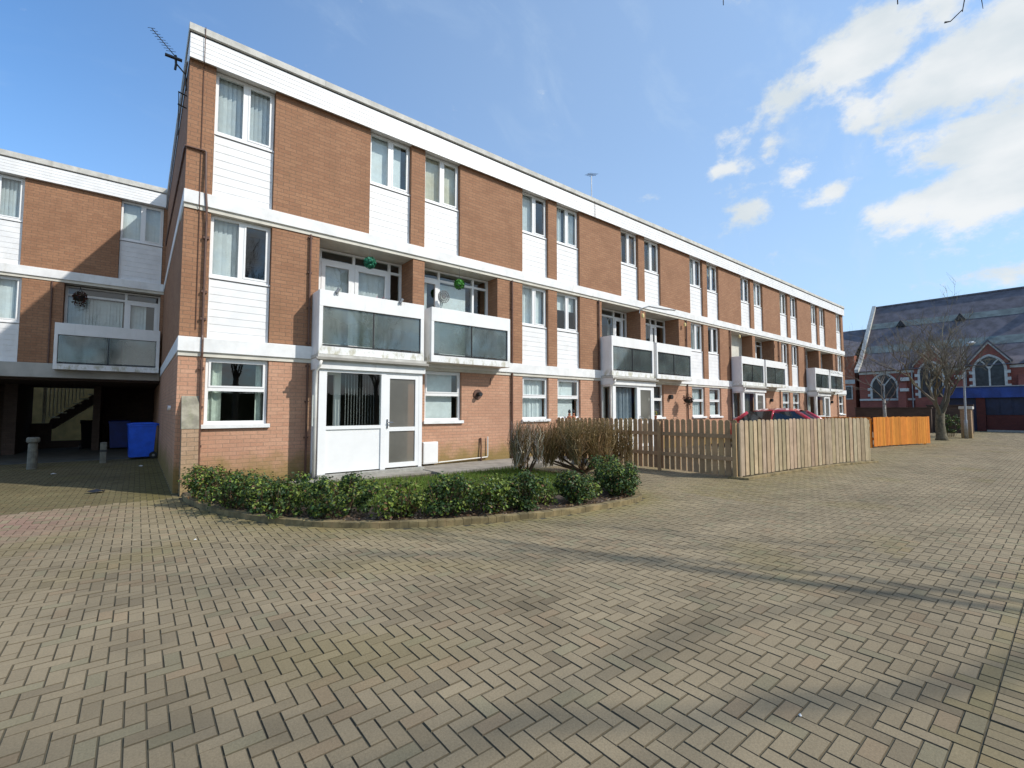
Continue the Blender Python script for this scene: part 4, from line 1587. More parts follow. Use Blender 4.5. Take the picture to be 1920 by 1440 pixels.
bare_tree('thick trunked pollarded bare tree at the far end of the orange fence', (30.0, 4.25, 0), 6.8, .20, 21, (.15, .13, .095), levels=6, limbs=8, first=.22, spread=.58, up=.17, limb_len=.28, shrink=.73, kids=(3, 3))
bare_tree('slender pale trunked bare tree behind the orange fence', (31.0, 6.6, 0), 5.6, .085, 22, (.17, .15, .13), levels=5, limbs=5, first=.36, spread=.5, up=.16, barkmat=M_BARKPALE, limb_len=.28, shrink=.72)
bare_tree('thin bare tree far back beside the end of the long block', (44.5, 12.6, 0), 7.5, .08, 23, (.14, .12, .10), levels=4, limbs=4, first=.4, spread=.45, up=.2, limb_len=.3)

# the street tree whose twigs hang into the top of the view; it stands to the right of the camera
tt = bare_tree('tall bare street tree whose twig ends hang into the top right corner of the view', (9.6, -6.2, 0), 12.5, .13, 31, (.085, .065, .05), levels=5, limbs=3, first=.5, spread=.6, up=.14, kids=(2, 3), limb_len=.27)
tw = MB()
r = random.Random(12)


def spray(pts, rads):
    tw.tube(pts, [q * .62 for q in rads], 5, jit((.05, .038, .03), .2, r), cap=False)


hub = Vector((9.6, -6.2, 6.2))
az = lambda a, e, d: Vector((d * math.cos(R(a)), d * math.sin(R(a)), 1.45 + d * math.tan(R(e))))
e1 = az(5.2, 32.3, 6.6)
spray([hub, hub.lerp(e1, .5) + Vector((0, 0, 1.2)), e1 + Vector((0.05, -.3, .75)), e1 + Vector((.02, -.05, .3)), e1], [.06, .032, .014, .010, .007])
spray([e1 + Vector((.0, 0, .02)), az(6.0, 32.0, 6.6), az(6.4, 32.1, 6.6)], [.008, .009, .016])
spray([e1 + Vector((.02, -.1, .4)), az(4.0, 33.0, 6.6), az(3.9, 31.9, 6.6)], [.010, .008, .004])
e2 = az(25.2, 39.7, 6.2)
spray([hub, hub.lerp(e2, .5) + Vector((0, 0, 2.2)), e2 + Vector((.1, -.4, .8)), e2 + Vector((0, 0, .2)), e2], [.055, .03, .015, .011, .008])
e3 = az(9.6, 34.75, 6.5)
spray([hub, hub.lerp(e3, .5) + Vector((.2, 0, 1.9)), e3 + Vector((.1, -.3, .9)), e3 + Vector((0, 0, .2)), e3], [.055, .03, .014, .011, .009])
tw.build('hanging_twig', M_TWIG, tt)
for i, (x, y, h, s) in enumerate(((-2.5, -10.5, 10, 41), (4.5, -11.5, 11.5, 42), (12.5, -11, 10.5, 43), (21, -11.5, 11, 44), (31, -11, 10, 45))):
    bare_tree('bare street tree on the opposite side of the paved street, seen only mirrored in windows', (x, y, 0), h, .17, s, (.07, .055, .04), levels=5, limbs=5, first=.3, spread=.5, up=.18,
              group='bare trees opposite the block', limb_len=.3, kids=(3, 4))
hw = MB()  # unseen hedge, added so the ground floor windows mirror something dark
hw.box(-14, 44, -14.6, -13.45, -.02, 2.5, (.03, .046, .016))
rh = random.Random(2)
for i in range(16000):
    x, z = rh.uniform(-14, 44), rh.uniform(0, 2.6)
    y = -13.5 + abs(rh.gauss(0, .12))
    p = Vector((x, y, z))
    u = Vector((rh.gauss(0, 1), rh.gauss(0, 1), rh.gauss(0, 1))).normalized() * .07
    v = u.orthogonal().normalized() * .05
    hw.face([p - u, p + v, p + u, p - v], jit((.035, .055, .018), .12, rh))
tag(hw.build('reflection_hedge', M_REFLHEDGE), 'added evergreen hedge opposite, out of view, giving the windows dark reflections', 'hedge')


# ------------------------------------------------------------------ bins and bollards
def wheelie(label, x, y, rz, mat, wheel=True):
    o = thing('wheelie_bin', label, 'bin', (0, 0, 0), 'wheelie bins in the passage')
    b = MB()
    zb, zt = .06, 1.0
    lo = [(-.235, -.30), (.235, -.30), (.235, .25), (-.235, .25)]
    hi = [(-.285, -.335), (.285, -.335), (.285, .30), (-.285, .30)]
    n = 4
    vs = [(a, c, zb) for a, c in lo] + [(a, c, zt) for a, c in hi]
    for k in range(4):
        j = (k + 1) % 4
        b.face([vs[k], vs[j], vs[4 + j], vs[4 + k]])
    b.face([vs[3], vs[2], vs[1], vs[0]])
    b.box(-.30, .30, -.345, .31, zt - .05, zt)
    b.box(-.20, .20, -.29, -.272, .18, .19)
    b.build('body', mat, o, bevel=.02)
    l = MB()
    l.prism([(-.36, zt + .003), (-.355, zt + .035), (-.2, zt + .06), (.2, zt + .065), (.32, zt + .045), (.34, zt + .003)], 'x', -.305, .305)
    l.box(-.24, .24, .341, .37, zt - .03, zt + .03)
    l.build('lid', mat, o, bevel=.012)
    for s in (-1, 1):
        w = MB()
        w.tube([(s * .245, .25, .10), (s * .295, .25, .10)], .10, 16)
        wo_ = w.build('wheel', M_RUBBER, o)
        w = MB()
        w.tube([(s * .2955, .25, .10), (s * .303, .25, .10)], .035, 12)
        w.build('hub', M_ALU, wo_)
    o.location = (x, y, 0.012)
    o.rotation_euler = (0, 0, rz)
    return o


wheelie('bright blue wheelie bin standing against the side wall of the long block', .14, 17.72, R(-86), M_BLUEBIN)
wheelie('shaded blue wheelie bin deeper in the passage behind the bright blue one', -.50, 22.6, R(0), M_BLUEBIND)
wheelie('black wheelie bin below the stair at the back of the passage', -1.30, 22.9, R(4), M_BLACKBIN)

o = thing('bollard', 'thick concrete bollard with a wider flat cap, left of the passage mouth', 'bollard', (-1.97, 16.3, 0))
m = MB(); m.lathe((-1.97, 16.3, -.02), [(.095, 0), (.088, .62), (.075, .66)], 14); m.build('post', M_CONCD, o)
m = MB(); m.lathe((-1.97, 16.3, .64), [(.10, 0), (.125, .03), (.125, .10), (.11, .135)], 14); m.build('cap', M_CONCD, o)
o = thing('bollard', 'plain short square concrete bollard in front of the passage', 'bollard', (-.69, 17.0, 0))
m = MB(); m.prism([(-.76, 16.93), (-.62, 16.93), (-.62, 17.07), (-.76, 17.07)], 'z', -.02, .56)
m.build('post', M_CONCD, o, bevel=.015)
m = MB(); m.box(-.765, -.615, 16.925, 17.075, .30, .36); m.build('band', M_DARKMETAL, o)


# ------------------------------------------------------------------ aerials
def yagi(mb, tip, tail, n, el, up=Vector((0, 0, 1)), horiz=None):
    tip, tail = Vector(tip), Vector(tail)
    d = (tail - tip).normalized()
    side = horiz or d.cross(up).normalized()
    mb.tube([tip, tail], .008, 5)
    for i in range(n):
        p = tip.lerp(tail, i / (n - 1) * .82)
        L = el * (.8 + .35 * i / n)
        mb.tube([p - side * L, p + side * L], .004, 4)
    return d, side


a = thing('television_aerial', 'television aerial on a bracket at the near corner of the roof, at left', 'aerial', (.32, 10.35, 7.6))
m = MB()
yagi(m, (-.05, 10.32, 8.37), (.31, 10.42, 8.08), 9, .075, horiz=Vector((.85, -.5, -.05)).normalized())
m.build('boom', M_DARKMETAL, a)
m = MB()
m.box(.16, .42, 10.37, 10.43, 8.015, 8.045)
m.build('reflector', M_DARKMETAL, a)
m = MB()
m.tube([(.32, 10.42, 8.1), (.33, 10.42, 7.93), (.32, 10.42, 7.82)], .02, 6)
m.tube([(.33, 10.42, 7.95), (.48, 10.42, 7.80), (.50, 10.42, 7.5)], .014, 6)
for z in (7.42, 7.18):
    m.tube([(.38, 10.42, z), (.52, 10.42, z - .03)], .014, 5)
m.tube([(.39, 10.45, 7.45), (.41, 10.45, 6.6)], .008, 5)
m.build('mast', M_DARKMETAL, a)
a = thing('television_aerial', 'small television aerial on a thin mast above the middle of the roof', 'aerial', (11.57, D + .3, 8.4))
m = MB()
m.tube([(11.57, D + .02, 8.34), (11.57, D + .02, 9.30)], .016, 6)
m.build('mast', M_ALU, a)
m = MB()
yagi(m, (11.25, D - .1, 9.22), (11.95, D + .15, 9.50), 7, .13, horiz=Vector((.3, -.9, .1)).normalized())
m.build('boom', M_DARKMETAL, a)


# ------------------------------------------------------------------ things hung and set on the balconies
def ball(label, x, y, z, rad, seed, tone):
    r = random.Random(seed)
    o = thing('topiary_ball', label, 'topiary', (x, y, z), 'artificial topiary balls on the near balconies')
    m = MB()
    for i in range(520):
        d = Vector((r.gauss(0, 1), r.gauss(0, 1), r.gauss(0, 1))).normalized()
        p = Vector((x, y, z)) + d * rad * r.uniform(.8, 1.0)
        n = (d + Vector((r.gauss(0, .5), r.gauss(0, .5), r.gauss(0, .5)))).normalized()
        u = n.orthogonal().normalized() * .026
        v = n.cross(u).normalized() * .020
        m.face([p - u, p + v, p + u, p - v], jit(tone, .35, r))
    m.build('foliage', M_TOPIARY, o)
    m = MB()
    m.tube([(x, y, z + rad * .8), (x, y, 5.09)], .004, 4)
    m.build('chain', M_DARKMETAL, o)


ball('blue green artificial topiary ball hanging over the first balcony', 3.92, D - .12, 4.74, .135, 1, (.02, .17, .095))
ball('grass green artificial topiary ball hanging over the second balcony', 6.28, D - .12, 4.66, .135, 2, (.045, .20, .02))
o = thing('wall_plaque', 'round grey openwork wall plaque on the blind of the second balcony', 'ornament', (6.16, D + .425, 4.43))
m = MB()
for k_ in range(28):
    an = 2 * math.pi * k_ / 28
    an2 = 2 * math.pi * (k_ + 1) / 28
    for (ra, rb) in ((.15, .165), (.10, .115), (.04, .055)):
        m.obox((6.16 + math.cos(an) * ra, D + .425, 4.43 + math.sin(an) * ra), (math.cos(an) * (rb - ra), 0, math.sin(an) * (rb - ra)),
               (0, .02, 0), (ra * (math.cos(an2) - math.cos(an)), 0, ra * (math.sin(an2) - math.sin(an))))
for k_ in range(8):
    an = math.pi * k_ / 8
    m.tube([(6.16 - .15 * math.cos(an), D + .435, 4.43 - .15 * math.sin(an)), (6.16 + .15 * math.cos(an), D + .435, 4.43 + .15 * math.sin(an))], .007, 4)
m.build('disc', M_PLAQ, o)
for lab, x in (('small grey clamp lamp on the left of the first balcony top rail', 3.10), ('small grey clamp lamp on the right of the first balcony top rail', 4.50)):
    o = thing('rail_lamp', lab, 'lamp', (x, D - .5, 3.88), 'clamp lamps on the first balcony rail')
    m = MB(); m.box(x - .02, x + .02, D - .515, D - .42, 3.80, 3.90); m.build('clamp', M_ALU, o)
    m = MB(); m.tube([(x + .02, D - .54, 3.93), (x - .03, D - .53, 3.84)], [.035, .028], 10); m.build('head', M_ALU, o)
o = thing('flower_trough', 'pink flowering plant trough behind the first balcony rail', 'planter', (4.15, D - .3, 3.86))
m = MB(); m.box(3.95, 4.35, D - .39, D - .25, 3.70, 3.84); m.build('trough', M_TERRAC, o)
m = MB()
r = random.Random(8)
for i in range(60):
    p = Vector((r.uniform(3.97, 4.33), D - .32 + r.gauss(0, .03), 3.85 + r.random() * .09))
    u = Vector((r.gauss(0, 1), r.gauss(0, 1), r.gauss(0, 1))).normalized() * .022
    v = u.orthogonal().normalized() * .016
    m.face([p - u, p + v, p + u, p - v], jit((.45, .08, .2) if i % 2 else (.05, .12, .03), .3, r))
m.build('flowers', M_LEAF, o)
def basket(label, x, y, z, s=1.0, wall=None):
    wall = D if wall is None else wall
    o = thing('hanging_basket', label, 'hanging basket', (x, y, z))
    m = MB()
    m.lathe((x, y, z - .16 * s), [(.04 * s, 0), (.12 * s, .04 * s), (.16 * s, .12 * s), (.17 * s, .16 * s)], 14)
    m.build('basket', M_BAG, o)
    m = MB()
    r = random.Random(int(x * 10))
    for i in range(260):
        d = Vector((r.gauss(0, 1), r.gauss(0, 1), r.gauss(0, .7))).normalized() * .2 * s * r.uniform(.5, 1.05)
        p = Vector((x, y, z + .02)) + d
        if r.random() < .3: p.z -= r.random() * .28 * s
        u = Vector((r.gauss(0, 1), r.gauss(0, 1), r.gauss(0, 1))).normalized() * .035
        v = u.orthogonal().normalized() * .025
        m.face([p - u, p + v, p + u, p - v], jit((.06, .045, .02) if r.random() < .6 else (.11, .03, .02), .3, r))
    m.build('foliage', M_LEAF, o)
    m = MB()
    m.tube([(x, wall - .01, z + .36 * s), (x, y, z + .36 * s), (x, y, z + .28 * s)], .009, 5)
    for a_ in range(3):
        m.tube([(x, y, z + .3 * s), (x + .15 * s * math.cos(a_ * 2.1), y + .15 * s * math.sin(a_ * 2.1), z)], .004, 4)
    m.build('bracket', M_DARKMETAL, o)


basket('withered hanging basket on the brick wall past the second porch', 16.65, D - .38, 1.86)
basket('dark hanging basket under the top of the wing balcony at left', -1.42, YW - .06, 4.72, .8, YW + .34)
for lab, x, z in (('small yellowish lantern hanging at the pier between the second pair of balconies', 14.15, 4.9), ('small yellowish lantern hanging right of the second pair of balconies', 16.98, 4.9), ('small yellowish lantern hanging over the third pair of balconies', 21.7, 4.9)):
    o = thing('hanging_lantern', lab, 'lantern', (x, D - .1, z))
    m = MB(); m.lathe((x, D - .12, z - .11), [(.02, 0), (.05, .03), (.05, .12), (.015, .17)], 10); m.build('lamp_body', M_STAIRW, o)
    m = MB(); m.tube([(x, D - .12, z + .05), (x, D - .12, z + .17), (x, D - .03, z + .19)], .006, 4); m.build('hook', M_DARKMETAL, o)
for lab, x, y in (('pair of small terracotta birds on the window sill above the bare shrub', 10.45, D - .02), ('yellow flowered pot on the window sill beside the second porch', 14.9, D - .02)):
    o = thing('sill_ornament', lab, 'ornament', (x, y, 1.11))
    m = MB()
    if x < 12:
        for dx in (-.09, .09):
            m.lathe((x + dx, y - .03, 1.112), [(.05, 0), (.09, .05), (.075, .13), (.035, .17), (.045, .21), (.02, .25)], 10)
        m.build('figure', M_TERRAC, o)
        m = MB()
        for dx in (-.09, .09):
            m.lathe((x + dx, y - .03, 1.355), [(.035, 0), (.045, .04), (.03, .09), (.008, .11)], 8)
        m.build('crest', M_BAG, o)
    else:
        m.lathe((x, y - .03, 1.112), [(.06, 0), (.085, .12), (.09, .13)], 12)
        m.build('pot', M_TERRAC, o)
        m = MB()
        for i in range(80):
            p = Vector((x + rng.gauss(0, .08), y - .03 + rng.gauss(0, .04), 1.26 + rng.random() * .16))
            u = Vector((rng.gauss(0, 1), rng.gauss(0, 1), rng.gauss(0, 1))).normalized() * .028
            v = u.orthogonal().normalized() * .02
            m.face([p - u, p + v, p + u, p - v], jit((.5, .36, .03) if i % 2 else (.05, .1, .02), .3))
        m.build('flowers', M_LEAF, o)


# ------------------------------------------------------------------ the parked car behind the fence
def car(label, x, y, rz):
    o = thing('parked_car', label, 'car', (0, 0, 0))
    # length along +x (nose), half widths and heights of cross sections
    secs = [(-2.05, .62, .42, .78, .80), (-1.95, .78, .30, .92, .96), (-1.6, .84, .22, .98, 1.0), (-.9, .86, .20, .98, .985), (0, .865, .19, .96, .965), (.85, .86, .20, .93, .94), (1.35, .84, .22, .86, .90), (1.8, .78, .28, .76, .80), (2.05, .62, .38, .62, .66)]
    b = MB()
    rings = []
    for (sx, w, zb, zs, zt) in secs:
        rings.append([(sx, -w * .93, zb), (sx, -w, zb + .16), (sx, -w, zs - .10), (sx, -w * .94, zs), (sx, -w * .5, zt), (sx, 0, zt + .012), (sx, w * .5, zt), (sx, w * .94, zs), (sx, w, zs - .10), (sx, w, zb + .16), (sx, w * .93, zb)])
    for p, q in zip(rings[:-1], rings[1:]):
        for k in range(len(p)):
            j = (k + 1) % len(p)
            b.face([p[k], q[k], q[j], p[j]])
    b.face(rings[0][::-1]); b.face(rings[-1])
    roof = [(-1.30, .60, 1.38), (-1.0, .63, 1.46), (-.3, .645, 1.49), (.25, .63, 1.47), (.42, .61, 1.43)]
    rg = []
    for sx, w, z in roof:
        rg.append([(sx, -w, z - .15), (sx, -w * .84, z - .035), (sx, 0, z + .03), (sx, w * .84, z - .035), (sx, w, z - .15)])
    for p, q in zip(rg[:-1], rg[1:]):
        for k in range(4):
            b.face([p[k], q[k], q[k + 1], p[k + 1]])
    for s in (-1, 1):   # pillars
        b.tube([(-1.28, s * .59, 1.34), (-1.75, s * .74, .97)], [.08, .12], 6)
        b.tube([(-.35, s * .64, 1.42), (-.40, s * .80, .95)], .035, 6)
        b.tube([(.42, s * .60, 1.40), (1.12, s * .75, .92)], [.06, .08], 6)
    me = b.build('body', M_RED, o, smooth=True, bevel=0)
    gw = MB()
    gw.face([(.42, -.60, 1.40), (1.10, -.73, .935), (1.10, .73, .935), (.42, .60, 1.40)])
    gw.build('windscreen', M_CARGLASS, o)
    gw = MB()
    gw.face([(-1.29, -.58, 1.34), (-1.29, .58, 1.34), (-1.80, .72, .985), (-1.80, -.72, .985)])
    gw.build('rear_window', M_CARGLASS, o)
    for s in (-1, 1):
        for (a, c) in (((-1.22, -.40), (-1.66, -.44)), ((-.32, .36), (-.36, 1.0))):
            gw = MB()
            gw.face([(a[0], s * .615, 1.39), (a[1], s * .62, 1.41), (c[1], s * .79, .95), (c[0], s * .79, .975)])
            gw.build('side_window', M_CARGLASS, o)
        for ax in (-1.28, 1.28):
            w = MB(); w.tube([(ax, s * .70, .31), (ax, s * .875, .31)], .31, 20)
            wo_ = w.build('wheel', M_RUBBER, o)
            w = MB(); w.tube([(ax, s * .876, .31), (ax, s * .885, .31)], .20, 14); w.build('rim', M_ALU, wo_)
        w = MB(); w.box(.80, .98, s * .84, s * 1.0, .93, 1.05); w.build('wing_mirror', M_RED, o, bevel=.03)
        w = MB(); w.obox((1.72, s * .74 - (.1 if s > 0 else .1), .60), (.22, -.12 * s, 0), (0, .18, 0), (-.06, 0, .12)); w.build('headlight', M_LAMPG, o)
        w = MB(); w.box(-2.03, -1.93, s * .60 - .09, s * .60 + .09, .68, .88); w.build('tail_light', M_REDLENS, o)
    w = MB(); w.box(2.0, 2.065, -.45, .45, .36, .50); w.build('grille', M_DARKMETAL, o)
    w = MB()
    for k_ in range(7):
        w.box(-1.0 + k_ * .16, -.98 + k_ * .16, -.5, .5, 1.512, 1.514)
    o.location = (x, y, -.0)
    o.rotation_euler = (0, 0, rz)
    return o


car('red parked car with sky reflecting on its roof, behind the pale board fence', 19.6, 7.12, R(-86))


# ------------------------------------------------------------------ street end: walls, piers, lamp, church
o = thing('gate_pier', 'square brick gate pier with a pale capstone beside the street lamp', 'pier', (33.3, 3.72, 0))
m = MB(); m.box(33.05, 33.5, 3.53, 3.93, -.02, 1.48); m.build('shaft', M_BUTT, o)
m = MB(); m.box(33.0, 33.55, 3.46, 3.98, 1.482, 1.63); m.build('capstone', M_STONE, o, bevel=.02)
o = thing('street_lamp', 'slim grey street lamp post with a curved head, in front of the church', 'street lamp', (32.7, 3.70, 0))
m = MB(); m.tube([(32.7, 3.70, -.02), (32.7, 3.70, .9), (32.7, 3.69, .95), (32.7, 3.66, 4.55), (32.68, 3.60, 4.78), (32.65, 3.45, 4.86)], [.075, .075, .05, .036, .034, .03], 9); m.build('post', M_ALU, o, smooth=True)
m = MB(); m.lathe((32.62, 3.32, 4.74), [(.03, 0), (.12, .04), (.15, .10), (.06, .17)], 12); m.build('lamp_head', M_LAMPG, o)
w = MB()
w.box(38.9, 39.2, 5.95, 9.9, -.02, 1.56)
w.box(38.85, 39.25, 5.9, 9.95, 1.562, 1.62)
tag(w.build('boundary_wall', M_DARKBRICK), 'dark low brick boundary wall behind the orange fence', 'wall')
w = MB()
w.box(40.0, 40.3, 4.2, 6.3, -.02, 1.7)
w.box(39.95, 40.35, 4.15, 6.35, 1.702, 1.78)
tag(w.build('boundary_wall', M_DARKBRICK), 'dark wall with a pale coping between the thick tree and the gate pier', 'wall')
shrub('evergreen_bush', 'dark evergreen bush in the shade between the thick tree and the gate pier', (34.5, 4.55, 0), .5, .6, 1.3, 1100, 77, None, .02, .05, 'bush', .09)
hb = thing('hoarding_building', 'low dark brick building with blue boarded front at the far end of the street', 'building', (45, 2, 0))
m = MB()
m.box(45.0, 50, -16, 4.05, -.02, 1.10)
for y in (4.30, .3, -4, -8.3, -12.6):
    m.box(44.9, 50, y - .22, y + .22, -.02, 2.3)
m.build('wall', M_MAROON, hb)
m = MB()
m.box(45.1, 50, -16, 5.9, 1.12, 2.28)
for k_ in range(34):
    m.box(45.06, 45.1, 4.0 - k_ * .6, 4.03 - k_ * .6, 1.12, 2.28)
m.box(45.1, 50, 4.55, 6.1, 0, 1.118)
m.build('lower_panel', M_BLUED, hb)
m = MB()
m.box(44.8, 50, -16, 6.15, 2.285, 3.02)
for k_ in range(24):
    m.box(44.785, 44.8, 6.1 - k_ * .93, 6.12 - k_ * .93, 2.285, 3.02)
m.build('fascia', M_BLUEP, hb)
m = MB()
m.box(44.7, 50, -16.1, 6.2, 3.022, 3.08)
m.build('roof', M_ALU, hb)
w = MB()
w.box(44.2, 44.35, -20, 4.0, -.02, .12)
structure(w.build('kerb', M_CONC))
w = MB()
w.box(44.351, 45, -20, 4.0, -.02, .10)
structure(w.build('pavement', M_CONC))

ch = thing('church', 'large dark red brick church with steep slate roof and pointed stone windows, beyond the street', 'church', (60, 0, 0))
XW, XR = 60.0, 67.5
YN, YS = 14.8, -30
wins = [(12.7, .98, 2.70, 5.12, False), (9.0, .80, 2.70, 6.06, True), (5.03, .92, 2.72, 6.3, True), (1.0, .9, 2.7, 6.1, True), (-3, .9, 2.7, 6.1, True), (-7, .9, 2.7, 6.1, True)]
m = MB()
m.box(XW, XR + 7.5, YS, YN, -.02, 5.5)
m.prism([(XW + .01, 5.5), (XR + 7.49, 5.5), (XR, 13.3)], 'y', YN - .3, YN - .01)
for (yc, hw_, z0, zt, gab) in wins:
    if gab:
        m.prism([(yc - 1.25, 5.3), (yc + 1.25, 5.3), (yc + 1.2, 5.9), (yc, 7.55), (yc - 1.2, 5.9)], 'x', XW - .25, XW + 3.0)
        m.box(XW - .25, XW - .001, yc - 1.25, yc + 1.25, -.02, 5.3)
for y in (11.15, 7.0, 3.0, -1, -5):
    m.prism([(XW - .001, -.02), (XW - .9, -.02), (XW - .8, 3.2), (XW - .001, 4.6)], 'y', y - .3, y + .3)
m.build('wall', M_CHURCHBRICK, ch)


def roof_x(z):   # roof profile with the lower part flattening out
    pts = [(5.5, XW - .45), (6.3, XW + .75), (7.6, XW + 2.05), (13.5, XR)]
    for (a, b), (c, d) in zip(pts[:-1], pts[1:]):
        if z <= c: return b + (d - b) * (z - a) / (c - a)
    return XR


m = MB(); mg = MB()
zs = [5.5, 6.3, 7.6, 8.45, 9.1, 10.6, 11.3, 13.5]
for a, b in zip(zs[:-1], zs[1:]):
    xa, xb = roof_x(a), roof_x(b)
    tgt = mg if (a, b) in ((7.6, 8.45), (10.6, 11.3)) else m
    o_ = .03 if tgt is mg else 0
    tgt.face([(xa - o_, YS, a), (xa - o_, YN, a), (xb - o_, YN, b), (xb - o_, YS, b)][::-1])
m.face([(XR, YS, 13.5), (XR, YN, 13.5), (XR + 7.9, YN, 5.5), (XR + 7.9, YS, 5.5)])
rf = m.build('roof', M_SLATE, ch)
mg.build('slate_band', M_SLATEG, rf)
m = MB()
m.box(XR - .12, XR + .12, YS, YN, 13.45, 13.62)
m.build('ridge', M_SLATE, rf)
m = MB()
for i in range(len(zs) - 1):
    a, b = zs[i], zs[i + 1]
    m.obox((roof_x(a) - .15, YN - .1, a - .1), (roof_x(b) - roof_x(a), 0, b - a), (0, .34, 0), (-.06, 0, .34))
m.build('verge_coping', M_STONE, ch)
m = MB()
for y in (12.0, 7.3, 2.4, -2.6):   # small roof vents on the upper slope
    x0 = roof_x(10.5)
    m.prism([(y - .42, 10.6), (y + .42, 10.6), (y, 11.3)], 'x', x0 - .2, x0 + 1.0)
m.build('roof_vent', M_VENT, rf)
m = MB()
for (yc, hw_, z0, zt, gab) in wins:
    if not gab: continue
    for s in (-1, 1):
        m.face([(XW - .45, yc, 7.85), (XW + 3.2, yc, 7.85), (XW + 3.2, yc + s * 1.5, 5.85), (XW - .45, yc + s * 1.5, 5.85)])
        m.obox((XW - .45, yc, 7.80), (0, s * 1.5, -2.0), (.2, 0, 0), (0, 0, -.14))
m.build('dormer_roof', M_SLATE, ch)
m = MB()
for (yc, hw_, z0, zt, gab) in wins:
    if not gab: continue
    for s in (-1, 1):
        m.obox((XW - .36, yc, 7.64), (0, s * 1.35, -1.8), (.1, 0, 0), (0, 0, -.16))
m.box(XW - .1, XW - .002, YS, YN, 5.2, 5.45)
m.box(XW - .12, XW - .003, YS, YN, 2.42, 2.62)
for y in (10.95, 7.0):
    m.box(XW - .93, XW - .5, y - .32, y + .32, 3.3, 3.6)
    m.box(XW - .6, XW - .1, y - .32, y + .32, 4.35, 4.7)
m.build('stone_dressing', M_STONE, ch)


def arch(yc, hw_, z0, zt, n=8, sc=1.0):
    """points of a pointed arch outline, from bottom left over the top to bottom right"""
    zs_ = zt - hw_ * 1.25
    pts = [(yc - hw_ * sc, z0)]
    for i in range(n + 1):
        a = i / n
        th = a * math.acos(1 / 3)
        pts.append((yc - hw_ * sc * (1.5 * math.cos(th) - .5), zs_ + (zt - zs_) * math.sin(th) / math.sin(math.acos(1 / 3))))
    for i in range(n - 1, -1, -1):
        a = i / n
        th = a * math.acos(1 / 3)
        pts.append((yc + hw_ * sc * (1.5 * math.cos(th) - .5), zs_ + (zt - zs_) * math.sin(th) / math.sin(math.acos(1 / 3))))
    pts.append((yc + hw_ * sc, z0))
    return pts


for (yc, hw_, z0, zt, gab) in wins:
    xf = XW - (.27 if gab else .02)
    f = MB()
    o1, i1 = arch(yc, hw_ + .18, z0 - .1, zt + .2), arch(yc, hw_, z0, zt)
    for k_ in range(len(o1) - 1):
        f.obox((xf, o1[k_][0], o1[k_][1]), (0, o1[k_ + 1][0] - o1[k_][0], o1[k_ + 1][1] - o1[k_][1]), (-.08, 0, 0), (0, i1[k_][0] - o1[k_][0], i1[k_][1] - o1[k_][1]))
    for j in range(4):   # quoins
        if z0 + .42 + j * .62 > zt - hw_ * 1.25: break
        for s in (-1, 1):
            f.box(xf - .075, xf, yc + s * (hw_ + .17), yc + s * (hw_ + .40), z0 + .15 + j * .62, z0 + .42 + j * .62)
    f.box(xf - .085, xf, yc - .06, yc + .06, z0, zt - hw_ * 1.0)
    q = [(yc, zt - hw_ * 1.25), (yc - hw_ * .4, zt - hw_ * .62), (yc - hw_ * .62, zt - hw_ * .35)]
    for a_, b_ in zip(q[:-1], q[1:]):
        for s in (1, -1):
            f.tube([(xf - .04, yc + s * (a_[0] - yc), a_[1]), (xf - .04, yc + s * (b_[0] - yc), b_[1])], .055, 5)
    wi = f.build('window', M_STONE, ch)
    f = MB()
    f.face([(xf - .006, y, z) for y, z in arch(yc, hw_, z0, zt)][::-1])
    f.build('pane', M_LEAD, wi)
m = MB()
for y in (10.45, 6.6):
    m.tube([(XW - .1, y, 0), (XW - .1, y, 5.4)], .06, 6)
m.build('downpipe', M_ALU, ch)
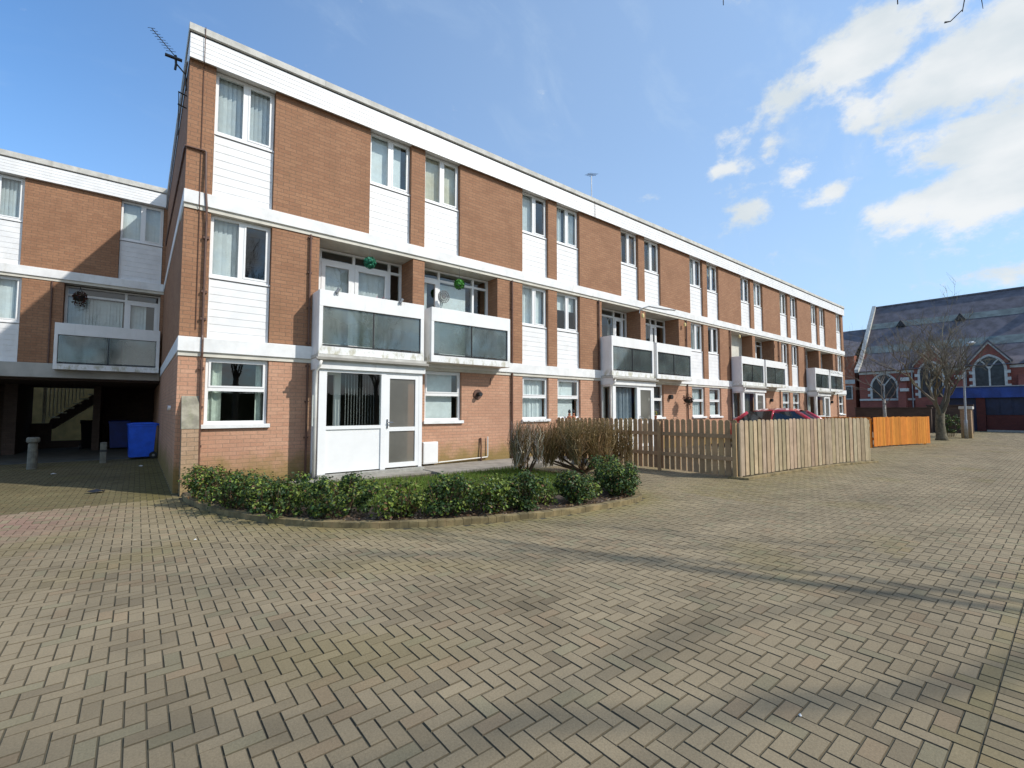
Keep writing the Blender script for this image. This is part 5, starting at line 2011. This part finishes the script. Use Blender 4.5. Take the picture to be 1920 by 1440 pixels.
# lower range behind the church gable
lo = thing('parish_house', 'lower slate roofed brick building between the block and the church gable', 'building', (62, 20, 0))
m = MB()
m.box(60.5, 71, 15.3, 34, -.02, 7.4)
m.build('wall', M_ORANGEBRICK, lo)
m = MB()
m.face([(60.2, 15.2, 7.3), (60.2, 34, 7.3), (66, 34, 10.9), (66, 15.2, 10.9)][::-1])
m.face([(71.8, 34, 7.3), (71.8, 15.2, 7.3), (66, 15.2, 10.9), (66, 34, 10.9)][::-1])
m.build('roof', M_SLATE, lo)
m = MB()
m.box(60.40, 60.499, 15.3, 34, 4.3, 4.75)
m.build('string_course', M_STONE, lo)
for y in (15.9, 17.4, 18.9, 20.4):
    m = MB(); m.box(60.40, 60.499, y - .35, y + .35, 2.6, 4.1); wi = m.build('window', M_STONE, lo)
    m = MB(); m.box(60.38, 60.3995, y - .25, y + .25, 2.7, 4.0); m.build('pane', M_LEAD, wi)
fence('metal_railing', 'grey slatted fence in front of the lower brick building at the far end', [(52, 14.2), (52, 20)], 0, 2.6, .22, .10, M_WOOD, (.12, .13, .16), 9, round_top=False, rails=(.6, 2.0))

# ------------------------------------------------------------------ small litter
for nm, lab, (x, y), mat, s in (('litter_bag', 'crumpled black plastic scrap on the paving near the passage', (-.51, 10.9), M_BAG, .14),
                                ('paper_scrap', 'scrap of white paper on the path left of the bright blue bin', (.12, 15.3), M_PAPER, .05),
                                ('paper_scrap', 'tiny white paper scrap on the paving in front of the kerb', (.55, 6.28), M_PAPER, .018),
                                ('paper_scrap', 'white paper scrap near the passage mouth by the thick bollard', (-1.42, 14.6), M_PAPER, .06),
                                ('paper_scrap', 'tiny white paper scrap on the bare paving nearest the camera, at right', (2.49, .90), M_PAPER, .010)):
    m = MB()
    r = random.Random(int(abs(x) * 100))
    n = 9
    ring = [(x + math.cos(6.283 * i / n) * s * r.uniform(.6, 1.2), y + math.sin(6.283 * i / n) * s * r.uniform(.4, .9), .004 + r.random() * s * .3) for i in range(n)]
    top = (x, y, .01 + s * .45)
    for i in range(n):
        m.face([ring[i], ring[(i + 1) % n], top])
    tag(m.build(nm, mat), lab, 'litter')
